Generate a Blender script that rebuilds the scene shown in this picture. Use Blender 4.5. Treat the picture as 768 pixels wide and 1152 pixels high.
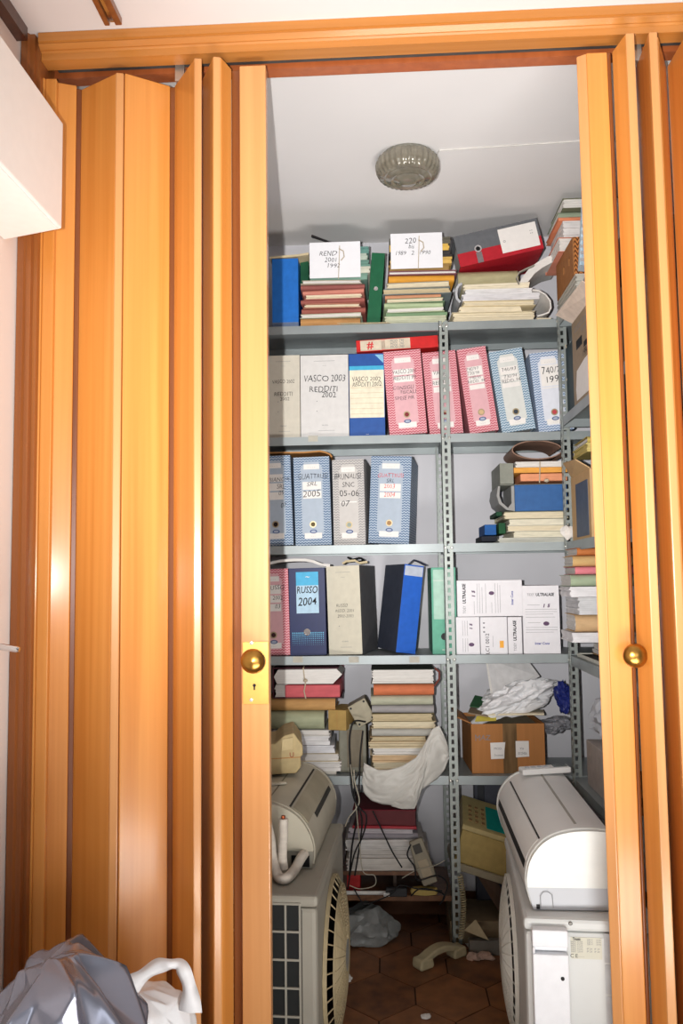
import bpy, bmesh, math, random
from mathutils import Vector, Matrix, noise
from math import sin, cos, radians, pi, sqrt
for _o in list(bpy.data.objects): bpy.data.objects.remove(_o)
scene = bpy.context.scene
COL = scene.collection
rnd = random.Random(7)

# ------------------------------------------------------------------ camera
FPX = 930.0; CAM = Vector((0, -2.0, 1.31))
_y, _p, _r = radians(2.9), radians(4.6), radians(.75)
FW = Vector((-sin(_y)*cos(_p), cos(_y)*cos(_p), sin(_p)))
_R = Vector((cos(_y), sin(_y), 0)); _U = _R.cross(FW)
CR = _R*cos(_r) - _U*sin(_r); CU = _U*cos(_r) + _R*sin(_r)
cd = bpy.data.cameras.new('camera'); cam = bpy.data.objects.new('camera', cd); COL.objects.link(cam)
cd.sensor_fit = 'VERTICAL'; cd.sensor_height = 36; cd.lens = FPX/1152*36; cd.clip_start = .05; cd.clip_end = 60
cam.matrix_world = Matrix(((CR.x, CU.x, -FW.x, CAM.x), (CR.y, CU.y, -FW.y, CAM.y), (CR.z, CU.z, -FW.z, CAM.z), (0, 0, 0, 1)))
scene.camera = cam

# ------------------------------------------------------------------ light and exposure
vs = scene.view_settings
scene.display_settings.display_device = 'sRGB'
vs.view_transform = 'Standard'; vs.look = 'None'; vs.gamma = 1.0; vs.use_curve_mapping = False
vs.exposure = -.38
w = bpy.data.worlds.new('world'); scene.world = w; w.use_nodes = True
w.node_tree.nodes['Background'].inputs[0].default_value = (.92, .96, 1.0, 1)
w.node_tree.nodes['Background'].inputs[1].default_value = .24
def spot(name, loc, target, energy, radius, size, blend, col=(1, 1, 1)):
    l = bpy.data.lights.new(name, 'SPOT'); l.energy = energy; l.shadow_soft_size = radius
    l.spot_size = radians(size); l.spot_blend = blend; l.color = col
    o = bpy.data.objects.new(name, l); COL.objects.link(o); o.location = loc
    o.rotation_euler = (Vector(target)-Vector(loc)).to_track_quat('-Z', 'Y').to_euler()
    return o
spot('camera_flash', (-.105, -2.0, 1.325), (.14, 0, 1.86), 440, .011, 73, 1.0, (1, .985, .96))
def area(name, loc, target, energy, sx, sy, col=(1, 1, 1)):
    l = bpy.data.lights.new(name, 'AREA'); l.shape = 'RECTANGLE'; l.size = sx; l.size_y = sy; l.energy = energy; l.color = col
    o = bpy.data.objects.new(name, l); COL.objects.link(o); o.location = loc
    o.rotation_euler = (Vector(target)-Vector(loc)).to_track_quat('-Z', 'Y').to_euler()
    return o
area('window_daylight', (1.2, -3.0, 1.3), (.35, .1, .5), 19, 1.0, 1.5, (.95, .98, 1.0))
area('sunlit_floor_bounce', (.45, -1.25, .03), (.45, -.75, 2.7), 90, 1.3, .9, (1, .97, .93))

# ------------------------------------------------------------------ pixel rays of the 768x1152 photograph, used to measure positions
def ray(px, py): return FW + CR*((px-384)/FPX) + CU*((576-py)/FPX)
def P(px, py, Y):
    d = ray(px, py); return CAM + d*((Y-CAM.y)/d.y)
def PZ(px, py, Z):
    d = ray(px, py); return CAM + d*((Z-CAM.z)/d.z)
def PX(px, py, X):
    d = ray(px, py); return CAM + d*((X-CAM.x)/d.x)

# ------------------------------------------------------------------ materials
def s2l(c):
    c /= 255.0
    return c/12.92 if c <= .04045 else ((c+.055)/1.055)**2.4
def rgb(r, g, b): return (s2l(r), s2l(g), s2l(b), 1)
_M = {}
def mat(name, c, rough=.6, metal=0, var=.06, scale=(40, 40, 40), spec=.22, bump=0, bscale=60, trans=0):
    if name in _M: return _M[name]
    m = bpy.data.materials.new(name); m.use_nodes = True; nt = m.node_tree; b = nt.nodes['Principled BSDF']
    c = rgb(*c)
    b.inputs['Roughness'].default_value = rough; b.inputs['Metallic'].default_value = metal
    b.inputs['Specular IOR Level'].default_value = spec
    tc = nt.nodes.new('ShaderNodeTexCoord'); mp = nt.nodes.new('ShaderNodeMapping'); mp.inputs['Scale'].default_value = scale
    nz = nt.nodes.new('ShaderNodeTexNoise'); nz.inputs['Scale'].default_value = 1; nz.inputs['Detail'].default_value = 5
    rp = nt.nodes.new('ShaderNodeValToRGB')
    rp.color_ramp.elements[0].position = .3; rp.color_ramp.elements[1].position = .7
    rp.color_ramp.elements[0].color = tuple(v*(1-var*2) for v in c[:3])+(1,)
    rp.color_ramp.elements[1].color = tuple(min(1, v*(1+var)) for v in c[:3])+(1,)
    L = nt.links.new
    L(tc.outputs['Object'], mp.inputs['Vector']); L(mp.outputs[0], nz.inputs['Vector']); L(nz.outputs['Fac'], rp.inputs['Fac']); L(rp.outputs[0], b.inputs['Base Color'])
    if bump:
        n2 = nt.nodes.new('ShaderNodeTexNoise'); n2.inputs['Scale'].default_value = bscale; n2.inputs['Detail'].default_value = 3
        bp = nt.nodes.new('ShaderNodeBump'); bp.inputs['Strength'].default_value = bump; bp.inputs['Distance'].default_value = .004
        L(tc.outputs['Object'], n2.inputs['Vector']); L(n2.outputs['Fac'], bp.inputs['Height']); L(bp.outputs[0], b.inputs['Normal'])
    if trans:
        b.inputs['Transmission Weight'].default_value = trans
    _M[name] = m
    return m
def wood(name, c1, c2, rough=.3, zs=.7):
    if name in _M: return _M[name]
    m = mat(name, c1, rough, 0, 0, (1, 1, 1)); nt = m.node_tree
    for n in nt.nodes:
        if n.type == 'MAPPING': n.inputs['Scale'].default_value = (38, 38, zs)
        if n.type == 'TEX_NOISE': n.inputs['Detail'].default_value = 7; n.inputs['Distortion'].default_value = .4
        if n.type == 'VALTORGB':
            n.color_ramp.elements[0].color = rgb(*c2); n.color_ramp.elements[1].color = rgb(*c1)
    b = nt.nodes['Principled BSDF']; b.inputs['Specular IOR Level'].default_value = .35
    b.inputs['Coat Weight'].default_value = .4; b.inputs['Coat Roughness'].default_value = .17
    return m
def pattern(name, ca, cb, n=105.0, k=.55, mcol=82.0):
    """fine chevron print of a patterned binder cover"""
    if name in _M: return _M[name]
    m = bpy.data.materials.new(name); m.use_nodes = True; nt = m.node_tree; b = nt.nodes['Principled BSDF']; L = nt.links.new
    b.inputs['Roughness'].default_value = .6; b.inputs['Specular IOR Level'].default_value = .2
    tc = nt.nodes.new('ShaderNodeTexCoord'); sp = nt.nodes.new('ShaderNodeSeparateXYZ'); L(tc.outputs['Object'], sp.inputs[0])
    def M_(op, a, v):
        q = nt.nodes.new('ShaderNodeMath'); q.operation = op
        L(a, q.inputs[0])
        if hasattr(v, 'links'): L(v, q.inputs[1])
        elif v is not None: q.inputs[1].default_value = v
        return q.outputs[0]
    xx = M_('ADD', sp.outputs[0], sp.outputs[1])
    fx = M_('FRACT', M_('ADD', M_('MULTIPLY', xx, mcol), 50.0), None)
    tri = M_('ABSOLUTE', M_('SUBTRACT', fx, .5), None)
    v = M_('FRACT', M_('ADD', M_('MULTIPLY', sp.outputs[2], n), M_('MULTIPLY', tri, k*2)), None)
    g = M_('GREATER_THAN', v, .52)
    mx = nt.nodes.new('ShaderNodeMix'); mx.data_type = 'RGBA'
    L(g, mx.inputs[0]); mx.inputs[6].default_value = rgb(*ca); mx.inputs[7].default_value = rgb(*cb)
    L(mx.outputs[2], b.inputs['Base Color'])
    _M[name] = m
    return m
W_FACE = wood('honey wood', (218, 148, 72), (200, 127, 54), .42)
W_EDGE = wood('honey wood edge', (212, 152, 94), (198, 135, 78), .38)
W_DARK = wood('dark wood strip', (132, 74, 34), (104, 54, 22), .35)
W_HEAD = wood('header wood', (196, 130, 62), (178, 112, 46), .4)
for _n in W_HEAD.node_tree.nodes:
    if _n.type == 'MAPPING': _n.inputs['Scale'].default_value = (.7, 38, 38)
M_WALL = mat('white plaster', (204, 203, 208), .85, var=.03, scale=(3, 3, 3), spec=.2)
M_CEIL = mat('ceiling plaster', (226, 223, 222), .9, var=.02, scale=(2, 2, 2), spec=.2)
M_ROOM = mat('room plaster', (236, 228, 222), .85, var=.02, scale=(3, 3, 3), spec=.2)
M_BOXW = mat('white lacquer', (240, 236, 232), .5, var=.01)
M_STEEL = mat('grey painted steel', (148, 155, 156), .42, .25, var=.06, scale=(9, 9, 9))
M_POST = mat('galvanised post', (150, 156, 152), .45, .3, var=.08, scale=(14, 14, 14))
M_BOLT = mat('bright bolt', (205, 205, 200), .3, .8)
M_CHROME = mat('chrome', (220, 220, 222), .12, 1)
M_BRASS = mat('aged brass', (176, 130, 62), .28, .95, var=.12, scale=(60, 60, 60))
M_PLATE = mat('brass plate', (226, 176, 96), .32, .6, var=.04)
M_BLACK = mat('black', (22, 22, 24), .5)
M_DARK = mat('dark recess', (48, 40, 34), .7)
M_INK = mat('marker ink', (32, 30, 36), .6, var=0)
M_INKG = mat('grey print', (128, 128, 132), .6, var=0)
M_RED = mat('red ink', (205, 60, 62), .6, var=0)
M_PAPER = mat('white paper', (218, 214, 209), .75, var=.04, scale=(25, 25, 200))
M_CREAM = mat('cream paper', (220, 208, 180), .75, var=.06, scale=(25, 25, 200))
M_OLD = mat('yellowed paper', (198, 182, 148), .8, var=.08, scale=(25, 25, 200))
M_LABEL = mat('white label', (226, 222, 218), .6, var=.02)
M_STRING = mat('string', (186, 172, 150), .9)
M_CARTON = mat('brown cardboard', (178, 126, 74), .75, var=.05, scale=(60, 60, 5))
M_CARTON2 = mat('pale cardboard', (196, 162, 118), .75, var=.05, scale=(10, 10, 10))
M_CABLE = mat('black cable', (28, 27, 28), .45)
M_CABLEW = mat('pale cable', (176, 168, 150), .5)
M_ACW = mat('white plastic', (232, 232, 230), .38, var=.02, scale=(6, 6, 6))
M_ACG = mat('pale grey plastic', (196, 199, 204), .4, var=.03, scale=(6, 6, 6))
M_ACO = mat('aged ivory plastic', (188, 182, 164), .45, var=.06, scale=(7, 7, 7))
M_ACO2 = mat('dusty beige plastic', (172, 164, 142), .5, var=.08, scale=(8, 8, 8))
M_BAGW = mat('white bag film', (228, 228, 230), .35, var=.03, scale=(9, 9, 9), bump=.3, bscale=40)
M_BAGG = mat('grey metallic bag film', (138, 140, 154), .27, .7, var=.08, scale=(5, 5, 5), bump=.25, bscale=22)
def paper(nm, c): return mat(nm+' card', c, .7, var=.08, scale=(18, 18, 60))

# ------------------------------------------------------------------ mesh helpers
class B:
    def __init__(s): s.bm = bmesh.new()
    def box(s, x0, y0, z0, x1, y1, z1, M=None):
        v = [Vector((x, y, z)) for x in (x0, x1) for y in (y0, y1) for z in (z0, z1)]
        if M: v = [M @ q for q in v]
        v = [s.bm.verts.new(q) for q in v]
        for f in ((0, 1, 3, 2), (4, 6, 7, 5), (0, 4, 5, 1), (2, 3, 7, 6), (0, 2, 6, 4), (1, 5, 7, 3)):
            s.bm.faces.new([v[i] for i in f])
        return s
    def slab(s, a, b, t, z0, z1):
        """upright board from plan point a to b, thickness t on the far (left-hand) side"""
        a = Vector(a); b = Vector(b); d = (b-a).normalized(); n = Vector((-d.y, d.x))*t
        return s.prism([a, b, b+n, a+n], 'xy', z0, z1)
    def prism(s, pts, plane, a, b):
        def mk(p, h):
            if plane == 'xy': return (p[0], p[1], h)
            if plane == 'xz': return (p[0], h, p[1])
            return (h, p[0], p[1])
        lo = [s.bm.verts.new(mk(p, a)) for p in pts]; hi = [s.bm.verts.new(mk(p, b)) for p in pts]
        n = len(pts)
        for i in range(n): s.bm.faces.new((lo[i], lo[(i+1) % n], hi[(i+1) % n], hi[i]))
        s.bm.faces.new(lo[::-1]); s.bm.faces.new(hi)
        return s
    def tube(s, pts, r, n=8, cap=True):
        pts = [Vector(p) for p in pts]; rings = []; up = None
        for i, p in enumerate(pts):
            t = (pts[min(i+1, len(pts)-1)]-pts[max(i-1, 0)]).normalized()
            if up is None: up = t.orthogonal().normalized()
            up = (up-t*up.dot(t)).normalized(); sd = t.cross(up)
            rr = r[i] if isinstance(r, (list, tuple)) else r
            rings.append([s.bm.verts.new(p+(up*cos(2*pi*k/n)+sd*sin(2*pi*k/n))*rr) for k in range(n)])
        for a, b in zip(rings, rings[1:]):
            for k in range(n): s.bm.faces.new((a[k], a[(k+1) % n], b[(k+1) % n], b[k]))
        if cap: s.bm.faces.new(rings[0][::-1]); s.bm.faces.new(rings[-1])
        return s
    def lathe(s, prof, n=32, M=None, rib=None):
        """profile of (radius, height) revolved about local z"""
        M = M or Matrix(); rings = []
        for r, h in prof:
            ring = []
            for k in range(n):
                rr = max(r, 1e-4)*(1+(rib(k, h) if rib else 0))
                ring.append(s.bm.verts.new(M @ Vector((rr*cos(2*pi*k/n), rr*sin(2*pi*k/n), h))))
            rings.append(ring)
        for a, b in zip(rings, rings[1:]):
            for k in range(n): s.bm.faces.new((a[k], a[(k+1) % n], b[(k+1) % n], b[k]))
        s.bm.faces.new(rings[0][::-1]); s.bm.faces.new(rings[-1])
        return s
    def ribbon(s, pts, t, y0, y1, skew=0):
        """bent sheet: polyline in xz with thickness t, from y0 to y1"""
        pts = [Vector(p) for p in pts]; A = []; Bq = []
        for i, p in enumerate(pts):
            d = (pts[min(i+1, len(pts)-1)]-pts[max(i-1, 0)]).normalized(); n = Vector((-d.y, d.x))*t/2
            A.append(p+n); Bq.append(p-n)
        f = lambda q, y: s.bm.verts.new((q.x+(skew if y == y1 else 0), y, q.y))
        a0 = [f(q, y0) for q in A]; b0 = [f(q, y0) for q in Bq]; a1 = [f(q, y1) for q in A]; b1 = [f(q, y1) for q in Bq]
        for i in range(len(pts)-1):
            for q in ((a0[i], a0[i+1], a1[i+1], a1[i]), (b0[i+1], b0[i], b1[i], b1[i+1]), (a0[i+1], a0[i], b0[i], b0[i+1]), (a1[i], a1[i+1], b1[i+1], b1[i])):
                s.bm.faces.new(q)
        s.bm.faces.new((a0[0], a1[0], b1[0], b0[0])); s.bm.faces.new((a0[-1], b0[-1], b1[-1], a1[-1]))
        return s
    def quad(s, pts, t):
        """thin plate through four 3-D corners, thickness t"""
        p = [Vector(q) for q in pts]; n = (p[1]-p[0]).cross(p[-1]-p[0]).normalized()*t
        a = [s.bm.verts.new(q) for q in p]; b = [s.bm.verts.new(q+n) for q in p]
        s.bm.faces.new(a[::-1]); s.bm.faces.new(b)
        m = len(p)
        for i in range(m): s.bm.faces.new((a[i], a[(i+1) % m], b[(i+1) % m], b[i]))
        return s
    def out(s, name, m, parent=None, smooth=0, bevel=0):
        bmesh.ops.recalc_face_normals(s.bm, faces=s.bm.faces)
        me = bpy.data.meshes.new(name); s.bm.to_mesh(me); s.bm.free()
        me.materials.append(m)
        if smooth:
            me.shade_smooth(); me.set_sharp_from_angle(angle=radians(smooth))
        o = bpy.data.objects.new(name, me); COL.objects.link(o)
        if parent: o.parent = parent
        if bevel:
            md = o.modifiers.new('bevel', 'BEVEL'); md.width = bevel; md.segments = 2; md.limit_method = 'ANGLE'
        return o
def tag(o, label, cat, group=None):
    o['label'] = label; o['category'] = cat
    if group: o['group'] = group
    return o
def thing(name, label, cat, loc=(0, 0, 0), rot=(0, 0, 0), group=None):
    o = bpy.data.objects.new(name, None); COL.objects.link(o); o.empty_display_size = .05
    o.location = loc; o.rotation_euler = rot
    return tag(o, label, cat, group)
def struct(o): o['kind'] = 'structure'; return o
def plabel(o, l): o['label'] = l; return o
_tn = [0]
def text(s, size, m, parent, x, y, z, name='handwriting', rot=(pi/2, 0, 0), shear=.12, wob=.0, bold=0, align='CENTER', sx=1.0, lead=1.0, maxw=None):
    """lettering as real mesh, centred on (x, z) of the parent's front"""
    c = bpy.data.curves.new('lettering', 'FONT'); c.body = s; c.size = size; c.align_x = align; c.align_y = 'CENTER'
    c.shear = shear; c.offset = bold; c.resolution_u = 2; c.space_line = lead
    t = bpy.data.objects.new('lettering', c); COL.objects.link(t)
    me = bpy.data.meshes.new_from_object(t.evaluated_get(bpy.context.evaluated_depsgraph_get()))
    bpy.data.objects.remove(t); bpy.data.curves.remove(c)
    _tn[0] += 1
    for v in me.vertices:
        q = v.co.copy()
        if wob:
            n1 = noise.noise(Vector((q.x/size*.9+_tn[0]*7, q.y/size*.9, 0))); n2 = noise.noise(Vector((q.x/size*.9, q.y/size*.9, 5+_tn[0]*3)))
            q.x += n1*size*wob; q.y += n2*size*wob
        q.x *= sx; v.co = q
    if maxw:
        xs = [v.co.x for v in me.vertices]
        if xs and max(xs)-min(xs) > maxw:
            f_ = maxw/(max(xs)-min(xs))
            for v in me.vertices: v.co.x *= f_; v.co.y *= min(1, f_**.4)
    me.materials.clear(); me.materials.append(m); me.name = name
    o = bpy.data.objects.new(name, me); COL.objects.link(o); o.parent = parent; o.location = (x, y, z); o.rotation_euler = rot
    return o
def crumple(name, c, r, m, seed=0, planes=26, crease=.12, freq=2.2, zmin=None, parent=None, sub=5, power=1.0, shape=None):
    """crumpled film: a many-faceted hull with folds pushed in"""
    rg = random.Random(seed); bm = bmesh.new(); bmesh.ops.create_icosphere(bm, subdivisions=sub, radius=1)
    N = []
    for i in range(planes):
        v = Vector((rg.gauss(0, 1), rg.gauss(0, 1), rg.gauss(0, 1))).normalized(); N.append((v, rg.uniform(.72, 1.0)))
    for v in bm.verts:
        d = v.co.normalized(); q = 1.25
        for n, h in N:
            k = n.dot(d)
            if k > .05: q = min(q, h/k)
        o = Vector((seed*3.1, seed*1.7, 0))
        wv = 1-2*abs(noise.noise(d*freq+o)); w2 = 1-2*abs(noise.noise(d*freq*2.6+o*2))
        q *= 1+crease*(wv-.5)+crease*.45*(w2-.5)
        p = Vector((d.x*q*r[0], d.y*q*r[1], d.z*q*r[2]))
        if shape: p = shape(p, d)
        p += Vector(c)
        if zmin is not None and p.z < zmin: p.z = zmin+abs(noise.noise(p*30))*.001
        v.co = p
    me = bpy.data.meshes.new(name); bm.to_mesh(me); bm.free(); me.materials.append(m); me.shade_smooth(); me.set_sharp_from_angle(angle=radians(28))
    o = bpy.data.objects.new(name, me); COL.objects.link(o)
    if parent: o.parent = parent
    return o

# ------------------------------------------------------------------ the setting
XL, XR, ZC = -.905, 1.06, 2.71
YB = 1.365
def box_struct(name, m, *a): return struct(B().box(*a).out(name, m))
# floor: elongated hexagonal terracotta tiles with grout
def tile_mat():
    m = bpy.data.materials.new('terracotta tile'); m.use_nodes = True; nt = m.node_tree; b = nt.nodes['Principled BSDF']; L = nt.links.new
    b.inputs['Roughness'].default_value = .42
    g = nt.nodes.new('ShaderNodeNewGeometry'); tc = nt.nodes.new('ShaderNodeTexCoord')
    n1 = nt.nodes.new('ShaderNodeTexNoise'); n1.inputs['Scale'].default_value = 16; n1.inputs['Detail'].default_value = 6
    L(tc.outputs['Object'], n1.inputs['Vector'])
    ad = nt.nodes.new('ShaderNodeMath'); ad.operation = 'MULTIPLY_ADD'; L(g.outputs['Random Per Island'], ad.inputs[0]); ad.inputs[1].default_value = .3; L(n1.outputs['Fac'], ad.inputs[2])
    rp = nt.nodes.new('ShaderNodeValToRGB'); rp.color_ramp.elements[0].position = .4; rp.color_ramp.elements[1].position = .95
    rp.color_ramp.elements[0].color = rgb(96, 60, 38); rp.color_ramp.elements[1].color = rgb(160, 106, 66)
    L(ad.outputs[0], rp.inputs['Fac']); L(rp.outputs[0], b.inputs['Base Color'])
    return m
fb = B(); hw, hs, tip, gr = .113, .0525, .10, .0028
for i in range(-9, 14):
    for j in range(-18, 10):
        cx = .0745-hw+i*2*hw+(hw if j % 2 else 0); cy = .7185+j*(2*hs+tip)
        if not (XL-.2 < cx < 2.6 and -3.4 < cy < YB+.2): continue
        k = 1-gr/hw
        pts = [(cx-hw*k, cy-hs), (cx, cy-(hs+tip)*k), (cx+hw*k, cy-hs), (cx+hw*k, cy+hs), (cx, cy+(hs+tip)*k), (cx-hw*k, cy+hs)]
        fb.prism(pts, 'xy', -.008, 0)
struct(fb.out('floor', tile_mat()))
box_struct('trim_1', mat('dark grout', (74, 54, 42), .9), XL-.2, -3.4, -.03, 2.6, YB+.2, -.002)
box_struct('ceiling', M_CEIL, XL-.1, -3.2, ZC, 2.5, YB+.1, ZC+.05)
box_struct('wall_back', M_WALL, XL-.1, YB, 0, XR+.1, YB+.05, ZC)
box_struct('wall_left', M_ROOM, XL-.05, -3.2, 0, XL, YB, ZC)
box_struct('wall_right', M_WALL, XR, .08, 0, XR+.05, YB, ZC)
box_struct('wall_front', M_ROOM, 1.16, 0, 0, 2.5, .08, ZC)
box_struct('shade_strip_back', mat('brown wall shade', (104, 66, 42), .5), XL, YB-.012, 0, XR, YB-.0002, .085)  # added dark strip: shade low on the back wall put in as colour
# header and casing of the folding-door opening
hz = P(384, 53, -.014).z
hb = B()
hb.prism([(-.014, hz), (.028, hz), (.028, ZC-.001), (-.036, ZC-.001), (-.036, ZC-.024), (-.031, ZC-.025), (-.031, ZC-.029), (-.033, ZC-.030), (-.022, ZC-.039), (-.018, ZC-.039), (-.014, ZC-.043)], 'yz', XL+.0465, 1.2)
struct(hb.out('trim_2', W_HEAD, smooth=20))
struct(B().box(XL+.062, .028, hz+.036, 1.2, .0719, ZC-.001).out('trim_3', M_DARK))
struct(B().box(XL+.062, .034, hz+.016, 1.2, .064, hz+.0359).out('trim_4', mat('track steel', (84, 82, 80), .5, .3)))
struct(B().box(XL+.005, .072, P(474, 71, .075).z, 1.2, .11, ZC-.001).out('trim_5', wood('rear header', (176, 96, 52), (160, 84, 44))))
jb = B()
jb.prism([(XL+.002, -.034), (XL+.02, -.038), (XL+.024, -.031), (XL+.036, -.031), (XL+.037, -.017), (XL+.046, -.017), (XL+.046, .10), (XL+.002, .10)], 'xy', 0, ZC-.0005)
struct(jb.out('trim_6', wood('jamb wood', (160, 98, 50), (134, 76, 36)), smooth=20))
# dark cornice along the left wall and the small wooden rail on the ceiling
struct(B().box(XL, -3.1, ZC-.035, XL+.028, -.056, ZC-.001).out('trim_7', wood('dark cornice', (84, 50, 36), (66, 38, 26))))

# ------------------------------------------------------------------ folding doors
ZL = 2.612
def X650(px, Y): return P(px, 650, Y).x
ldoor = thing('folding_door', 'honey coloured folding door pleated against the left jamb, with lock plate', 'door', (X650(160, 0), 0, .0))
def rel(root, pts): return [(p[0]-root.location.x, p[1]-root.location.y) for p in pts]
def panel(root, a, b, t, nm='panel', m=None, z0=.012, z1=ZL):
    q = rel(root, [a, b])
    return B().slab(q[0], q[1], t, z0, z1).out(nm, m or W_FACE, root, bevel=.0025)
xa = X650
T = .018
# each leaf board (px at eye level, depth)
panel(ldoor, (xa(26, .0), .0), (xa(41, .0), .0), T)
panel(ldoor, (xa(41.8, .004), .004), (xa(55, .006), .006), T)
panel(ldoor, (xa(56, .022), .022), (xa(79, .040), .040), T)
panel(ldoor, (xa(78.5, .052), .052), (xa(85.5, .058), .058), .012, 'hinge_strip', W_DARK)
panel(ldoor, (xa(84.5, .058), .058), (xa(125, -.004), -.004), T)
panel(ldoor, (xa(125, -.0085), -.0085), (xa(134.5, -.004), -.004), T*.9, 'edge_batten', W_EDGE)
panel(ldoor, (xa(136, -.004), -.004), (xa(189.5, .06), .06), T)
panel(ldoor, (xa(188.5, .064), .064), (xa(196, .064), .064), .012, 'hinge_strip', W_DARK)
panel(ldoor, (xa(194.5, .06), .06), (xa(217.5, -.048), -.048), T)
panel(ldoor, (xa(217.5, -.053), -.053), (xa(226.5, -.049), -.049), .014, 'edge_batten', W_EDGE)
panel(ldoor, (xa(226.5, .045), .045), (xa(239.8, -.053), -.053), .006, 'inner_panel', W_FACE)
panel(ldoor, (xa(240, -.055), -.055), (xa(249, -.051), -.051), .014, 'edge_batten', W_EDGE)
panel(ldoor, (xa(249.5, -.05), -.05), (xa(262, .0), .0), T*.8)
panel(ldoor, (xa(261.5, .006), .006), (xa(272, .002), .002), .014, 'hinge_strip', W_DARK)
panel(ldoor, (xa(271, -.012), -.012), (xa(302, -.012), -.012), .032, 'lock_stile', W_EDGE)
rdoor = thing('folding_door', 'honey coloured folding door pleated at the right edge, with a round brass knob', 'door', (X650(720, 0), 0, .0))
sh = -.017
def xr(px, Y): return X650(px, Y)+sh
panel(rdoor, (xr(678, .012), .012), (xr(690, .0), .0), .02, 'edge_batten', W_EDGE)
panel(rdoor, (xr(690.3, -.002), -.002), (xr(715, -.002), -.002), .022, 'lock_stile', W_FACE)
panel(rdoor, (xr(716, -.002), -.002), (xr(719.5, .002), .002), .015, 'hinge_strip', W_DARK)
panel(rdoor, (xr(720.5, .0), .0), (xr(738, -.07), -.07), T*.7)
panel(rdoor, (xr(738.2, -.072), -.072), (xr(748.5, -.072), -.072), .014, 'edge_batten', W_EDGE)
panel(rdoor, (xr(747.6, -.054), -.054), (xr(745.2, .07), .07), .006)
panel(rdoor, (xr(776.5, -.054), -.054), (xr(784, .07), .07), .006)
panel(rdoor, (xr(824, -.054), -.054), (xr(831, .06), .06), .006)
panel(rdoor, (xr(747.5, .07), .07), (xr(765.5, -.07), -.07), T*.7)
panel(rdoor, (xr(766, -.072), -.072), (xr(776, -.072), -.072), .014, 'edge_batten', W_EDGE)
panel(rdoor, (xr(785, .07), .07), (xr(812, -.07), -.07), T*.7)
panel(rdoor, (xr(812.3, -.072), -.072), (xr(823, -.072), -.072), .014, 'edge_batten', W_EDGE)
panel(rdoor, (xr(832, .06), .06), (xr(890, .05), .05), T)
# knobs and lock plate
def knob(root, px, py, Y, r):
    p = P(px, py, Y)-root.location
    M = Matrix.Translation(p) @ Matrix.Rotation(pi/2, 4, 'X')
    prof = [(r*.62, 0), (r*.62, .004), (r*.36, .007), (r*.34, .016), (r*.7, .022), (r*.97, .03), (r, .038), (r*.9, .046), (r*.55, .053), (.0, .055)]
    return B().lathe(prof, 28, M).out('knob', M_BRASS, root, smooth=50)
knob(ldoor, 287, 742, -.0165, .029)
knob(rdoor, 709, 736, -.002, .028)
pl = [P(x, y, -.0122)-ldoor.location for x, y in ((273, 722), (302.5, 792))]
lp = B().box(pl[0].x, -.0165, pl[1].z, pl[1].x, -.0122, pl[0].z).out('lock_plate', M_PLATE, ldoor, bevel=.001)
for y in (723.5, 787.5):
    q = P(282.5, y, -.0165)-ldoor.location
    B().lathe([(.0045, 0), (.004, .0015), (0, .002)], 12, Matrix.Translation(q) @ Matrix.Rotation(pi/2, 4, 'X')).out('screw', M_BOLT, lp)
q = P(286, 772.5, -.0165)-ldoor.location
B().lathe([(.004, 0), (.004, .0006)], 14, Matrix.Translation(q+Vector((0, 0, .003))) @ Matrix.Rotation(pi/2, 4, 'X')).box(q.x-.0018, -.0171, q.z-.008, q.x+.0018, -.0165, q.z+.002).out('keyhole', M_BLACK, lp)
# folding-door rollers seen above the valleys
for px, r_, dd in ((203, ldoor, .05), (716, rdoor, .05)):
    q = P(px, 90, dd)-r_.location
    B().box(q.x-.012, q.y-.01, ZL+.001, q.x+.012, q.y+.01, hz+.0155).out('roller_bracket', M_BOLT, r_)

# ------------------------------------------------------------------ room side things
bz0, bz1, bx = P(0, 0, 0).z, 0, -.745
e0 = PX(69, 257, bx); e1 = PX(72, 140, bx); bw = PZ(0, 272, e0.z)
yb = (e0.y+e1.y)/2
wu = thing('wall_cabinet', 'white box-shaped wall unit at the top left, hung in front of the folding door', 'wall unit', (XL+.001, -1.0, e0.z))
ys = yb+.05
pts = [(XL+.001, ys+.0), (bx, yb), (bx, -1.75), (XL+.001, -1.75)]
pts = [(p[0]-wu.location.x, p[1]-wu.location.y) for p in pts]
B().prism(pts, 'xy', 0, e1.z-e0.z).out('casing', M_BOXW, wu, bevel=.004)
B().prism([(p[0]*.94+.003, p[1]*.985) for p in pts], 'xy', -.004, 0).out('bottom_panel', mat('white panel', (246, 243, 240), .5, var=.01), wu)
# chrome lever handle at the left edge
hp = P(22, 729.5, -.22)
lv = thing('door_lever', 'chrome lever handle sticking out at the left edge, at knob height', 'handle', (XL, hp.y, hp.z+.012))
B().lathe([(.026, 0), (.026, .006), (.012, .01), (.011, .02)], 24, Matrix.Rotation(pi/2, 4, 'Y')).out('rosette', M_CHROME, lv, smooth=40)
B().tube([(.018, 0, 0), (.04, 0, -.004), (hp.x-XL-.006, 0, -.0135), (hp.x-XL, 0, -.0145)], [.0075, .0075, .0072, .0055], 14).out('lever', M_CHROME, lv, smooth=50)
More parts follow.
